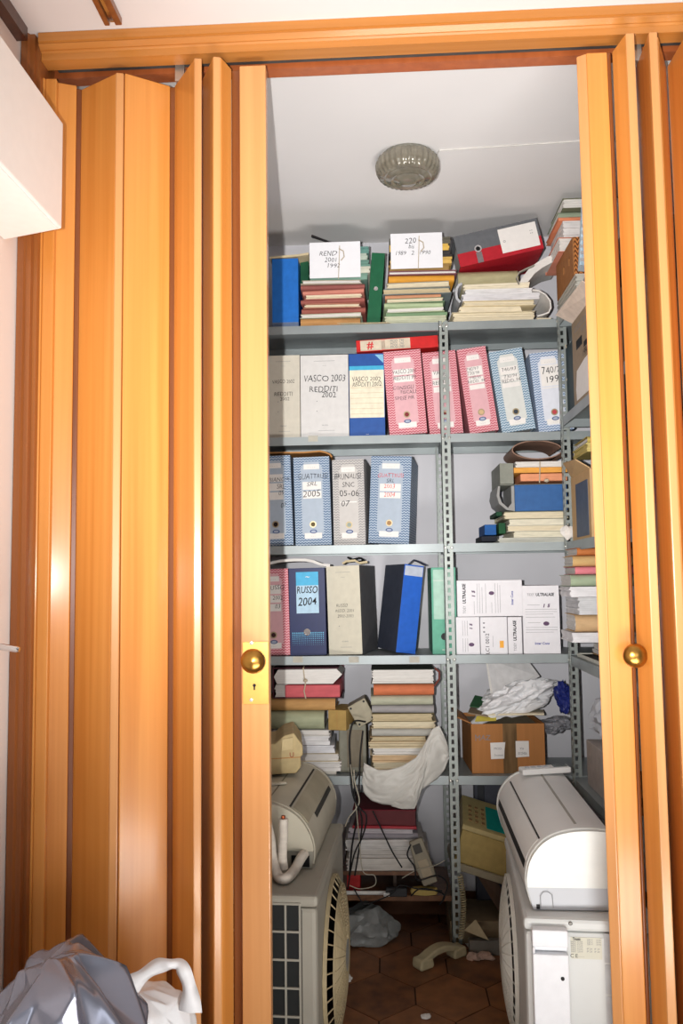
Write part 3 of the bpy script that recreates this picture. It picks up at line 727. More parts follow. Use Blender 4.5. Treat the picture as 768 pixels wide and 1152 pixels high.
q0.z, q1.z = z1-.003, z1+.010
o = B().quad([(q0.x, YF-.016, z1+.0008), (q1.x+.04, YF-.010, z1+.001), (q1.x+.06, YF+.0165, z1+.001), (q0.x+.05, YF+.0165, z1+.001)], .0012).out('loose_sheet', M_OLD)
tag(o, 'loose greyish sheet sticking out over the edge of the top shelf', 'sheet')
# --- third pile: bent white sheaves, beige folder, grey and red binder
zC = pile('white pile on the top shelf', 'papers of the white pile', z1, YP, .25, [
    (350, 508, 603, 'open', (214, 202, 172), 'cream folder', M_CREAM),
    (343.5, 516, 588, 'paper', (222, 210, 182), 'cream sheaf'),
    (337, 520, 603, 'open', (224, 208, 170), 'yellowish folder', M_CREAM),
    (330, 519, 608, 'paper', (214, 212, 214), 'greyish white sheaf'),
    (323.5, 522, 600, 'paper', (222, 220, 220), 'white sheaf'),
    (317.5, 521, 597, 'paper', (226, 216, 192), 'ivory sheaf')], seed=5)
def rib(label, cat, name, pts, Y, t, d, m, group=None, skew=0):
    o = B().ribbon([(P(x, y, Y).x, P(x, y, Y).z) for x, y in pts], t, Y, Y+d, skew).out(name, m, smooth=50)
    return tag(o, label, cat, group)
rib('curled white sheets bending down at the right end of the white pile', 'sheet', 'curled_sheets', [(599, 326), (606, 327), (613, 331), (618.5, 338), (619.5, 346), (617, 351.5), (610, 354), (604.5, 355.5)], YP-.004, .005, .2, M_PAPER)
rib('grey curled sheet at the left end of the white pile', 'sheet', 'curled_sheets', [(517.5, 340), (514, 336), (513, 331), (513.5, 325), (516, 320.5), (519.5, 319)], YP-.002, .009, .2, mat('grey sheet', (178, 180, 184), .7))
o = B().box(P(604, 353, YP).x, YP+.01, z1+.0005, P(620, 353, YP).x, YP+.2, P(604, 357, YP).z).out('paper_stack', M_CREAM)
tag(o, 'cream papers under the curled sheets at the right end of the white pile', 'papers')
zD = P(545, 303.5, YP+.06).z
fo = folder('beige-green document box lying on the white pile under the red and grey binder', P(515, 310, YP+.05).x, P(583, 310, YP+.05).x, zC, zD, YP+.05, .2, 'fold', (176, 168, 132), name='document_box', cat='document box')
ca, cb_ = P(518, 311.5, YP+.03), P(612, 290, YP+.03)
L_ = (cb_-ca).length; ang = -math.atan2(cb_.z-ca.z, cb_.x-ca.x)
r = thing('ring_binder', 'grey and red ring binder lying on its side at the top, tilted', 'binder', (ca.x, YP+.03, zD+.002), (0, ang, 0), G_BIND)
hh = .122; DB = .25
B().box(0, 0, 0, L_, .004, hh*.42).out('red_band', mat('binder red', (176, 34, 46), .5), r)
B().box(0, 0, hh*.42+.0001, L_, .004, hh).out('spine', mat('binder grey', (98, 100, 104), .5), r)
B().box(0, .0041, 0, L_, DB, .004).out('cover', mat('binder red', (176, 34, 46), .5), r)
B().box(0, .0041, hh-.004, L_, DB, hh).out('cover', mat('binder grey', (98, 100, 104), .5), r)
B().box(.02, .012, .0045, L_-.006, DB-.01, hh-.0045).out('paper_block', M_PAPER, r)
B().box(L_*.52, -.001, hh*.12, L_*.97, 0, hh*.90).out('spine_label', M_LABEL, r)
text('::', .03, M_INKG, r, L_*.9, -.0016, hh*.62, 'printed_text', shear=0); text('o', .02, M_INKG, r, L_*.57, -.0016, hh*.5, 'printed_text', shear=0)
B().lathe([(.014, 0), (.014, .002), (.009, .002), (.009, .0006)], 20, Matrix.Translation((L_*.25, -.0002, hh*.45)) @ Matrix.Rotation(pi/2, 4, 'X')).out('finger_ring', M_CHROME, r, smooth=40)
B().lathe([(.0088, 0), (.0088, .0008)], 16, Matrix.Translation((L_*.25, -.0002, hh*.45)) @ Matrix.Rotation(pi/2, 4, 'X')).out('ring_hole', M_BLACK, r)
B().box(L_*.25-.011, -.0008, 0, L_*.25+.011, 0, hh*.34).out('strap', mat('strap grey', (120, 110, 112), .5), r)
rib('white sheets fanned up against the right end of the red and grey binder', 'sheet', 'leaning_sheets', [(586, 323), (591, 314), (598, 305), (607, 298), (618, 292), (630, 289)], YP+.012, .028, .2, M_PAPER)
rib('grey curved cover beside the leaning white sheets on the top shelf', 'folder', 'curved_cover', [(584, 319), (581, 312), (584, 306), (592, 302), (601, 298)], YP-.006, .004, .015, mat('grey cover', (150, 146, 136), .7))
# --- red and cream slim binder lying on the second shelf binders
yb_ = YBF+.03
a = P(401, 397.2, yb_); b = P(493, 391, yb_)
r = thing('ring_binder', 'slim red and cream binder lying across the tops of the standing binders', 'binder', (a.x, yb_, a.z+.003), (0, -math.atan2(b.z-a.z, b.x-a.x), 0), G_BIND)
Lr = (b-a).length; hr = P(401, 384, yb_).z-a.z
B().box(0, 0, 0, Lr, .2, hr).out('cover', mat('signal red', (206, 40, 40), .5), r, bevel=.0015)
B().box(Lr*.05, -.0008, .003, Lr*.66, 0, hr-.003).out('spine_label', mat('cream spine', (214, 200, 178), .6), r)
text('#', .04, M_RED, r, Lr*.17, -.0014, hr*.5, 'printed_mark', shear=0, bold=.001); 
for k in range(5): text('||||', .014, M_RED, r, Lr*.33, -.0014, hr*(.2+.15*k), 'printed_text', shear=0)
for k in range(3): text('MOD. 740', .015, M_INKG, r, Lr*.50, -.0014, hr*(.25+.25*k), 'handwriting', shear=.1, sx=.8)
# --- third shelf: flattened brown cardboard over binders, right bay pile
rib('brown cardboard sheet lying over the blue patterned binders', 'cardboard', 'cardboard_sheet', [(303, 509.5), (322, 509.2), (342, 509), (360, 507.5), (366, 509), (371, 511), (373, 514)], YBF+.02, .006, .18, M_CARTON)
YQ = YF+.022
zE = pile('right bay pile on the third shelf', 'papers in the right bay pile', z3, YQ, .25, [
    (604.5, 560, 640, 'paper', (190, 190, 180), 'grey-white sheaf'),
    (597.5, 577, 640, 'paper', (220, 214, 192), 'cream sheaf'),
    (590.5, 570, 640, 'open', (206, 202, 186), 'ivory folder', M_CREAM),
    (583.5, 572, 640, 'paper', (222, 216, 196), 'pale cream sheaf'),
    (575.0, 566, 640, 'open', (150, 146, 120), 'olive-edged folder', M_CREAM)], seed=8)
def fold_end(label, x0, x1, y0, y1, c, nm='folder_corner'):
    o = B().box(P(x0, y1, YQ).x, YQ+.012, P(x0, y1, YQ).z+.0008, P(x1, y1, YQ).x-.0008, YQ+.2, P(x0, y0, YQ).z).out(nm, paper('c%d_%d_%d' % c, c), bevel=.002)
    return tag(o, label, 'folder')
fold_end('dark green folder ends poking out left of the cream sheaves', 561.5, 569.5, 588, 600.5, (30, 78, 48), 'folder_end')
fold_end('blue folder end poking out at the lower left of the right bay pile', 545.5, 559, 590, 602, (34, 86, 150), 'folder_end')
fold_end('black folder end at the bottom left of the right bay pile', 541.5, 559.5, 603, 609.5, (30, 34, 44), 'folder_end')
fold_end('small dark green flap under the blue lying binder', 558.5, 565.5, 575.5, 580.5, (26, 66, 44), 'folder_end')
xa_, xb_ = P(579, 560, YQ).x, P(638, 560, YQ).x; zF = P(600, 545, YQ).z
r = thing('ring_binder', 'blue ring binder lying flat in the right bay pile with a grey rounded end', 'binder', (xa_, YQ, zE+.0006), (0, 0, 0), G_BIND)
B().box(0, 0, 0, xb_-xa_, .24, zF-zE-.001).out('cover', mat('dusty blue', (50, 94, 150), .5), r, bevel=.003)
R_ = (zF-zE)/2
pts = [(-.001, .001), (-.03, .006), (-.058, R_*.6), (-.066, R_*1.2), (-.06, 2*R_-.004), (-.052, 2*R_-.004), (-.056, R_*1.2), (-.048, R_*.7), (-.026, .014), (-.012, .03), (-.012, 2*R_-.004), (-.001, 2*R_-.004)]
B().prism(pts, 'xz', .004, .22).out('curved_flap', mat('grey flap', (150, 150, 148), .55), r)
zG = P(600, 518, YQ).z
xa_, xb_ = P(562, 530, YQ).x, P(638, 530, YQ).x
r = thing('document_box', 'grey open document box holding orange folders, tied with white string', 'document box', ((xa_+xb_)/2, YQ, zF+.0008))
wq = xb_-xa_; hq = zG-zF-.002
m_ = mat('grey board', (134, 136, 126), .6)
B().box(-wq/2, .02, 0, wq/2, .24, .003).box(-wq/2, 0.0, .003, -wq/2+.05, .24, hq*.92).box(-wq/2+.05, .235, .003, wq/2, .24, hq).out('tray', m_, r, bevel=.001)
B().box(-wq/2+.052, .004, hq*.50, wq/2, .23, hq*.72).out('folder', paper('amber', (224, 160, 74), ), r)
B().box(-wq/2+.075, .002, .012, wq/2, .23, hq*.46).out('folder', paper('apricot', (222, 150, 112)), r, bevel=.004)
layers(None, wq-.06, .22, hq*.24, M_PAPER, seed=4, inset=0).out('paper_sheets', M_PAPER, r).location = (.028, .006, hq*.74)
B().tube([(.02, -.003, .004), (.022, -.004, hq*.5), (.024, -.003, hq*.95), (.026, .03, hq+.004)], .0022, 6).out('string', M_STRING, r)
B().lathe([(.0, -.008), (.009, -.004), (.009, .004), (0, .008)], 12, Matrix.Translation((.045, -.007, .012))).out('string_knot', M_STRING, r, smooth=60)
# rolled brown folder
def arc(cx, cy, rx, ry, a0, a1, n=18): return [(cx+rx*cos(radians(a0+(a1-a0)*i/n)), cy-ry*sin(radians(a0+(a1-a0)*i/n))) for i in range(n+1)]
o = rib('brown and olive folder rolled into a loop on top of the right bay pile', 'folder', 'rolled_folder', [(633, 513)]+arc(606, 505.5, 25, 9.5, 330, 40, 20)[::-1][:0]+arc(604, 506, 28, 10.2, -15, -345, 26), YQ+.0, .004, .22, mat('olive brown card', (142, 112, 96), .65))
# --- fourth shelf: loose papers over binders
rib('white crescent of bent sheets lying over the pink and navy binders', 'sheet', 'bent_sheets', [(302, 634), (315, 631), (330, 630), (343, 630), (352, 631.5), (362, 635.5), (371, 636.2)], YBF+.02, .010, .16, M_PAPER)
o = rib('crumpled brown papers with a dark clip on the cream box file', 'papers', 'paper_scrap', [(385, 634), (389, 631.5), (399, 630.5), (404, 633.5), (413, 632)], YBF+.03, .008, .1, M_OLD)
o = B().tube([P(391, 627, YBF+.06), P(396, 630, YBF+.05), P(404, 632, YBF+.06), P(409, 630, YBF+.08), P(404, 627.5, YBF+.08), P(397, 629.5, YBF+.06)], .0035, 8).out('binder_clip', M_BLACK)
tag(o, 'black bent clip on the papers above the cream box file', 'clip')
rib('dark folded card standing over the blue leaning box file', 'card', 'folded_card', [(457, 637), (465.5, 629.5), (472, 632), (480, 636)], YBF+.06, .003, .12, mat('navy card two', (38, 44, 72), .6))
# --- printer paper boxes
G_CART = 'white printer cartridge boxes'
def cart(label, x0, x1, yt, yb, z0, draw, d=.24):
    Yc = YF+.016
    a, b = P(x0, (yt+yb)/2, Yc).x, P(x1, (yt+yb)/2, Yc).x; zt = P((x0+x1)/2, yt, Yc).z
    r = thing('printer_box', label, 'box', ((a+b)/2, Yc, z0+.0005), (0, 0, 0), G_CART)
    w = b-a; h = zt-z0-.001
    B().box(-w/2, 0, 0, w/2, d, h).out('carton', mat('white carton', (226, 224, 228), .5, var=.02), r, bevel=.0012)
    B().box(-w/2+.001, -.0004, .002, -w/2+.0025, 0, h-.002).box(w/2-.004, -.0004, .002, w/2-.001, 0, h-.002).out('edge_print', mat('edge violet', (120, 116, 170), .5), r) if 0 else None
    draw(r, w, h); return zt
M_PUR = mat('purple print', (96, 70, 100), .5); M_BLU = mat('violet print', (92, 96, 160), .5)
def rules(r, pts, vertical=False):
    for (x, z, l) in pts:
        b = B()
        if vertical: b.box(x-.0005, -.0005, z-l/2, x+.0005, 0, z+l/2)
        else: b.box(x-l/2, -.0005, z-.0005, x+l/2, 0, z+.0005)
        b.out('printed_line', M_INKG, r)
def blob(r, x, z, a, m, b_=None):
    B().lathe([(a, 0), (a, .0006)], 14, Matrix.Translation((x, -.0001, z)) @ Matrix.Rotation(pi/2, 4, 'X') @ Matrix.Scale(.7, 4, (0, 1, 0))).out('printed_mark', m, r)
V = (pi/2, -pi/2, 0)
def title(r, x, z, s, rot, L, name='TIDEY', tail='ULTRALASE'):
    if rot:
        text(name, s, M_INKG, r, x, -.0008, z-L*.335, 'printed_text', V, 0, maxw=L*.24); text(tail, s, M_INK, r, x, -.0008, z+L*.14, 'printed_text', V, .1, bold=.0006, maxw=L*.60)
    else:
        text(name, s, M_INKG, r, x-L*.315, -.0008, z, 'printed_text', shear=0, maxw=L*.23); text(tail, s, M_INK, r, x+L*.13, -.0008, z, 'printed_text', shear=.1, bold=.0006, maxw=L*.58)
def d_big(r, w, h):
    title(r, 0, h*.865, .0175, 0, w*.86)
    text('1  5', .016, M_PUR, r, w*.14, -.0008, h*.70, 'printed_text', shear=.2, bold=.001); blob(r, w*.13, h*.44, .011, M_PUR)
    rules(r, [(-w*.2, h*.715, w*.34), (0, h*.65, w*.86), (0, h*.615, w*.86), (-w*.05, h*.58, w*.76), (-w*.02, h*.535, w*.8), (-w*.2, h*.455, w*.34), (0, h*.385, w*.86), (0, h*.35, w*.86), (-w*.05, h*.315, w*.76)])
    text('Inter Cons', .012, M_BLU, r, 0, -.0008, h*.15, 'printed_text', shear=.1, bold=.0004)
def d_top(r, w, h):
    title(r, -w*.39, h*.5, .0175, 1, h*.92)
    text('1  5', .015, M_PUR, r, -w*.245, -.0008, h*.62, 'printed_text', V, .2, bold=.001); blob(r, w*.03, h*.64, .010, M_PUR)
    rules(r, [(-w*.24, h*.24, h*.36), (-w*.19, h*.5, h*.82), (-w*.155, h*.5, h*.82), (-w*.115, h*.45, h*.72), (-w*.06, h*.5, h*.82), (w*.03, h*.24, h*.3), (w*.085, h*.5, h*.82), (w*.125, h*.5, h*.82), (w*.16, h*.48, h*.76)], True)
    text('Inter Cons', .0115, M_BLU, r, w*.345, -.0008, h*.5, 'printed_text', V, .1, bold=.0004)
def d_a(r, w, h):
    text('1  5', .013, M_PUR, r, w*.14, -.0008, h*.74, 'printed_text', V, .2, bold=.001); blob(r, w*.14, h*.26, .010, M_PUR)
    rules(r, [(-w*.22, h*.7, h*.4), (-w*.12, h*.7, h*.4), (-w*.02, h*.7, h*.4), (-w*.22, h*.25, h*.36), (-w*.12, h*.25, h*.36), (-w*.02, h*.25, h*.36)], True)
def d_b(r, w, h):
    text('LC1 0012', .019, M_INK, r, -w*.24, -.0008, h*.28, 'printed_text', V, 0, bold=.0)
    rules(r, [(-w*.04, h*.34, h*.3)], True)
    for k in range(3): blob(r, -w*.36+.0, h*(.6+.12*k), .004, M_INKG)
    B().box(w*.21, -.0007, h*.17, w*.36, -.0001, h*.36).out('sticker', mat('orange sticker', (240, 172, 62), .5), r)
def d_c(r, w, h): title(r, w*.0, h*.5, .0165, 1, h*.92)
cz = cart('white printer box standing lower left in its stack, beside the slotted post', 513, 539.5, 694, 735, z4, d_a)
cart('white printer box with an orange sticker, in the lower row', 540.2, 570.5, 694, 735, z4, d_b)
cart('narrow white printer box with sideways bold print, between sticker box and tall box', 571.2, 587, 694, 735, z4, d_c)
cart('wide white printer box lying on top of the three small ones', 514, 587.3, 652.5, 694, cz+.0005, d_top)
cart('tall white printer box at the right end of the row, bold print upright', 588, 629.5, 658.5, 734.5, z4, d_big)

# ------------------------------------------------------------------ right-hand shelving contents
# top shelf: grey papers, brown box with slots, pink folders, blue grille
zT = SZ2[0]
o = layers(None, .24, .30, .075, M_PAPER, k=9, seed=77, inset=0).out('paper_stack', mat('greyish papers', (184, 180, 170), .75, scale=(20, 20, 200)))
o.location = (SX+.014+.12, .78, zT+.0008); tag(o, 'greyish paper stack under the slotted brown box on the right-hand top shelf', 'papers')
r = thing('slotted_box', 'brown cardboard box with slots in its side, on the right-hand top shelf', 'box', (SX+.014, .80, zT+.078), (0, .0, .0))
b = B(); hB = .135; dB = .27
for i, (u, v) in enumerate(((0, .05), (.068, .135), (.153, .27))): b.box(0, u, 0, .004, v, hB)
for u, v in ((.05, .068), (.135, .153)): b.box(0, u, 0, .004, v, hB*.42); b.box(0, u, hB*.62, .004, v, hB)
b.out('slotted_side', mat('rust cardboard', (158, 106, 62), .75), r)
M_LEOP = pattern('spotted print', (92, 52, 26), (190, 122, 66), 60, .9, 60)
B().box(.0041, 0, 0, .2, .004, hB).out('printed_front', M_LEOP, r)
B().box(.0041, .0041, 0, .2, dB, .004).box(.0041, dB-.004, .004, .2, dB, hB).box(.196, .0041, .004, .2, dB-.004, hB).box(.0041, .0041, hB-.004, .196, dB-.004, hB).out('carton', M_CARTON, r)
zt = zT+.078+hB
g_ = 'folders on the slotted brown box'
pk = folder('thick salmon pink folder slumped on the slotted brown box', SX-.006, SX+.22, zt+.001, zt+.055, .93, .24, 'open', (214, 140, 116), name='paper_folder', group=g_)
folder('white paper bundle on the salmon folder, top right corner of the shelves', SX+.012, SX+.22, zt+.056, zt+.115, .93, .22, 'paper', (218, 214, 212), group=g_)
folder('thin orange folder near the top of the right-hand pile', SX-.002, SX+.22, zt+.116, zt+.13, .93, .23, 'fold', (216, 134, 98), group=g_)
folder('grey-green folder second from the top of the right-hand pile', SX+.002, SX+.22, zt+.131, zt+.16, .95, .2, 'fold', (148, 160, 138), group=g_)
folder('dull olive folder topmost of the right-hand pile', SX+.014, SX+.22, zt+.161, zt+.2, .93, .2, 'open', (120, 122, 100), group=g_)
p0 = PX(652, 340, SX+.005)
r = thing('plastic_grille', 'pale blue plastic grille leaning beside the slotted brown box', 'grille', (SX+.006, .57, zT+.002), (.38, .0, 0))
b = B(); b.box(0, 0, 0, .008, .02, .2).box(0, .13, 0, .008, .15, .2).box(0, .02, .185, .008, .13, .2).box(0, .02, 0, .008, .13, .02)
b.out('frame', mat('pale blue plastic', (176, 196, 208), .4), r, bevel=.001)
for k in range(7): B().box(.001, .02, .032+k*.021, .007, .13, .043+k*.021).out('louver', mat('pale louver', (206, 216, 222), .4), r)
B().box(.0085, 0, 0, .11, .006, .2).box(.0085, .144, 0, .11, .15, .2).box(.104, .006, 0, .11, .144, .2).out('housing', mat('pale blue plastic', (176, 196, 208), .4), r)
# second shelf: archive carton with a torn label and lifted flap
zT = SZ2[1]
r = thing('archive_carton', 'grey-brown archive carton with printing and a torn white label, on the right-hand shelf', 'box', (SX+.016, .50, zT+.001))
hC = .30; wC = .25; dC = .365; mc = mat('grey carton', (150, 132, 110), .7)
B().box(0, 0, 0, .004, dC, hC).box(.004, 0, 0, wC, .004, hC).box(.004, dC-.004, 0, wC, dC, hC).box(wC-.004, .004, 0, wC, dC-.004, hC).box(.004, .004, 0, wC-.004, dC-.004, .004).out('carton', mc, r)
B().quad([(0, .02, hC), (0, dC-.01, hC), (-.055, dC-.0, hC+.035), (-.035, .06, hC+.045)], .003).out('flap', mat('pale flap', (214, 196, 180), .7), r)
W = (pi/2, 0, -pi/2)
text('PRATICA N.', .018, M_INKG, r, -.0008, dC*.5, hC*.79, 'printed_text', W, 0)
b = B(); b.box(-.0006, dC*.12, hC*.9, 0, dC*.9, hC*.908); b.out('printed_line', M_INKG, r)
b = B(); b.box(-.0006, dC*.12, hC*.86, 0, dC*.9, hC*.868); b.out('printed_line', M_INKG, r)
text('1994', .034, M_INK, r, -.0008, dC*.52, hC*.52, 'handwriting', W, .1, wob=.1)
B().box(-.0008, dC*.62, hC*.64, 0, dC*.84, hC*.74).out('black_mark', M_BLACK, r)
B().box(-.0008, dC*.34, hC*.58, 0, dC*.56, hC*.64).out('black_mark', M_BLACK, r)
B().prism([(dC*.88, .02), (dC*.22, .02), (dC*.24, hC*.2), (dC*.18, hC*.26), (dC*.3, hC*.36), (dC*.28, hC*.46), (dC*.55, hC*.45), (dC*.85, hC*.40), (dC*.9, hC*.2)], 'yz', -.001, -.0001).out('torn_label', M_LABEL, r)
o = B().box(SX+.02, .872, zT+.001, SX+.2, .99, zT+.25).out('document_box', mat('dark teal box', (52, 66, 70), .6), bevel=.002)
tag(o, 'dark document box standing behind the archive carton', 'document box')
o = B().tube([P(636, 388, .985), P(639, 400, .97), P(640.5, 412, .97), P(639, 424, .975), P(637, 428, .985)], .0018, 6).out('string', M_STRING)
tag(o, 'string loop hanging beside the archive carton', 'string')
# third shelf: open carton, papers
zT = SZ2[2]
r = thing('open_carton', 'pale brown open carton with hand holes and a raised flap, on the right-hand shelf', 'box', (SX+.018, .70, zT+.001))
wC, dC, hC = .26, .27, .225; b = B()
b.box(.0, 0, 0, .012, .004, hC); b.box(.024, 0, 0, wC, .004, hC); b.box(.012, 0, 0, .024, .004, .035); b.box(.012, 0, .08, .024, .004, hC-.085); b.box(.012, 0, hC-.04, .024, .004, hC)
b.box(0, .004, 0, .004, dC, hC); b.box(.004, dC-.004, 0, wC, dC, hC); b.box(wC-.004, .004, 0, wC, dC-.004, hC); b.box(.004, .004, 0, wC-.004, dC-.004, .004)
b.out('carton', M_CARTON2, r)
B().quad([(0, .0, hC), (0, dC-.01, hC), (-.03, dC-.02, hC+.05), (-.045, .0, hC+.028)], .0035).out('flap', M_CARTON2, r)
B().quad([(0.004, .0, hC+.001), (wC, .0, hC+.001), (wC, -.012, hC+.055), (0.004, -.012, hC+.055)], .0035).out('flap', M_CARTON2, r)
B().box(.008, .008, .006, wC-.008, dC-.008, hC-.01).out('contents', mat('dark contents', (70, 74, 84), .7), r)
B().box(-.0012, .03, .01, -.0001, .20, hC*.86).out('side_label', mat('slate sticker', (84, 96, 116), .6), r)
crumple('paper_scrap', (SX+.004, .985, zT+.032), (.02, .012, .030), M_PAPER, 31, 14, .2, zmin=zT+.0012, sub=3)
tag(bpy.data.objects['paper_scrap.001'] if 'paper_scrap.001' in bpy.data.objects else bpy.data.objects['paper_scrap'], 'small torn white paper scrap by the slotted post at the pale carton', 'paper scrap')
zq = zT+.001+.286
folder('yellowish paper sheaf above the pale brown carton', SX+.02, SX+.25, zq, zq+.03, .74, .2, 'paper', (196, 178, 110), group='papers above the pale carton')
folder('olive-yellow crumpled folder topmost above the pale brown carton', SX+.03, SX+.24, zq+.031, zq+.055, .76, .2, 'fold', (186, 166, 92), group='papers above the pale carton')
# fourth shelf: pile of folders, bag and tray
zT = SZ2[3]
r = thing('document_tray', 'open dark-lined document tray under the folder pile on the right-hand shelf', 'tray', (SX+.016, .56, zT+.001))
B().box(0, 0, 0, .3, .40, .003).box(0, 0, .003, .004, .40, .012).box(.004, .396, .003, .3, .40, .012).out('tray', mat('tray rim', (196, 196, 184), .5), r, bevel=.001)
B().box(.006, .012, .0031, .29, .39, .009).out('liner', M_BLACK, r)
zz = zT+.014
q = folder('creased brown envelope at the bottom of the right-hand folder pile', SX+.06, SX+.28, zz, zz+.045, .72, .22, 'fold', (178, 138, 92), group='right-hand folder pile')
crumple('plastic_bag', (SX+.14, .66, zz+.035), (.075, .07, .045), mat('clear grey film', (176, 178, 176), .3), 41, 20, .25, zmin=zz+.0005, sub=4)
tag(bpy.data.objects['plastic_bag'], 'small greyish plastic bag in the document tray on the right-hand shelf', 'bag')
# the pile items: z measured on the front corner (depth .80)
YK = .80
def zk(y): return P(650, y, YK).z
xs = lambda px: P(px, 660, YK).x
prev = zz+.0465
items = [(712, 700, 'paper', (222, 220, 222), SX-.028, .05, 'white sheet block jutting out, second from the bottom of the right-hand folder pile', 0),
         (692, 690, 'fold', (206, 172, 130), SX-.012, .03, 'light tan envelope in the right-hand folder pile', 0),
         (672, 668, 'bag', (206, 206, 208), SX-.004, .0, 'grey-white plastic wrapped folder in the right-hand folder pile', 0),
         (660, 658, 'paper', (224, 222, 224), SX-.03, .0, 'white wrapped sheaf in the right-hand folder pile', 0),
         (646.5, 646, 'fold', (160, 174, 146), SX-.024, .0, 'sage green folder in the right-hand folder pile', 0),
         (637.5, 636, 'fold', (216, 126, 136), SX-.008, .0, 'pink folder in the right-hand folder pile', 0),
         (625, 624, 'fold', (202, 166, 112), SX-.014, .0, 'tan envelope second from the top of the right-hand folder pile', 0),
         (616, 614, 'fold', (186, 112, 62), SX-.0, .0, 'orange-brown folder topmost of the right-hand folder pile', 0)]
for yt, _, kind, c, x0, dx, lab, _ in items:
    zt_ = zk(yt)
    if zt_ < prev+.006: zt_ = prev+.012
    folder(lab, x0-.008, SX+.27, prev+.0006, zt_, YK, .185, 'paper' if kind == 'bag' else kind, c, group='right-hand folder pile', yaw=rnd.uniform(-.03, .03))
    prev = zt_
# fifth shelf
zT = SZ2[4]
o = crumple('plastic_bag', (SX+.15, .80, zT+.25), (.13, .10, .10), mat('frosted film', (176, 178, 184), .35), 51, 22, .22, sub=4)
tag(o, 'pale plastic bag stuffed on the right-hand lower shelf', 'bag')
r = thing('document_box', 'white box under the pale plastic bag on the right-hand lower shelf', 'document box', (SX+.03, .68, zT+.001))
B().box(0, 0, 0, .25, .25, .15).out('carton', mat('dull white box', (176, 166, 160), .6), r, bevel=.002)
B().box(.01, -.0015, .01, .12, -.0001, .10).out('brown_patch', mat('brown patch', (128, 78, 42), .7), r)
o = crumple('paper_scrap', (SX+.10, .60, zT+.042), (.06, .05, .045), mat('brown kraft', (140, 88, 48), .7), 52, 14, .3, zmin=zT+.001, sub=4)
tag(o, 'crumpled brown kraft paper on the right-hand lower shelf', 'paper scrap')

# ------------------------------------------------------------------ fifth shelf, left bay
z5 = SZ[4]; YL = YF+.016
gL = 'papers of the left pile on the fifth shelf'
zL = pile('left pile on the fifth shelf', gL, z5, YL, .24, [
    (868, 318, 380, 'paper', (206, 200, 190), 'off-white sheaf'),
    (857, 320, 384, 'paper', (222, 218, 214), 'white sheaf'),
    (848, 318, 382, 'open', (212, 196, 164), 'cream folder'),
    (839, 316, 377, 'paper', (220, 220, 224), 'bluish white sheaf'),
    (829, 312, 371, 'paper', (224, 222, 222), 'bright white sheaf'),
    (822, 306, 372, 'open', (214, 212, 208), 'white folder')], seed=12)
zM = P(340, 800.5, YL).z
folder('pale sage document box lying under the tan folder at the left', P(300, 810, YL).x, P(364.5, 810, YL).x, zL, zM, YL, .24, 'fold', (166, 170, 140), name='document_box', cat='document box', group=gL)
r = thing('small_carton', 'small mustard carton beside the sage document box', 'box', (P(379, 810, YL).x, YL, zL+.0006), (0, 0, -.25))
wS = P(390, 810, YL).x-P(369, 810, YL).x; hS = P(380, 799, YL).z-zL
B().box(-wS/2, 0, 0, wS/2, .15, hS).out('carton', mat('mustard card', (172, 142, 84), .7), r, bevel=.002)
B().box(-.0005, -.0005, 0, .0005, 0, hS).out('seam', M_CARTON, r)
zN = P(340, 786, YL).z
folder('tan folder under the pink tied folder at the left', P(300, 792, YL).x, P(377, 792, YL).x, zM+.0005, zN, YL, .24, 'fold', (190, 146, 92), group=gL)
r = thing('tied_bundle', 'pink folder and white papers tied with string at the left of the fifth shelf', 'bundle', (P(345, 770, YL).x, YL, zN+.0006), (0, 0, 0))
wT = P(384, 770, YL).x-P(307, 770, YL).x; hT = P(345, 751, YL).z-zN-.002
B().box(-wT/2, .006, 0, wT/2, .22, .003).box(-wT/2, .006, hT-.003, wT/2-.01, .22, hT).box(-wT/2, .216, .003, wT/2, .22, hT-.003).box(-wT/2, .006, .003, -wT/2+.003, .22, hT-.003).out('cover', mat('maroon board', (86, 44, 54), .6), r)
B().box(-wT/2+.045, .0, .004, wT/2-.004, .2, hT*.44).out('folder', paper('rose', (196, 92, 98)), r, bevel=.004)
layers(None, .05, .2, hT*.4, M_PAPER, seed=9, inset=0, k=8).out('paper_sheets', M_PAPER, r).location = (-wT/2+.03, .004, .005)
B().prism([(-wT/2+.005, hT*.72), (-wT/2+.016, hT*.48), (wT/2-.03, hT*.48), (wT/2+.004, hT*.78), (wT/2-.016, hT-.004), (-wT/2+.02, hT-.006)], 'xz', -.002, .2).out('white_wrap', M_PAPER, r)
B().tube([(-.012, .03, hT+.003), (-.012, -.004, hT), (-.008, -.007, hT*.7), (-.004, -.008, hT*.5), (-.01, -.005, hT*.25), (-.004, -.002, .0)], .0024, 6).out('string', M_STRING, r)
B().lathe([(0, -.007), (.008, -.003), (.008, .003), (0, .007)], 10, Matrix.Translation((-.004, -.01, hT*.6))).out('string_knot', M_STRING, r, smooth=60)
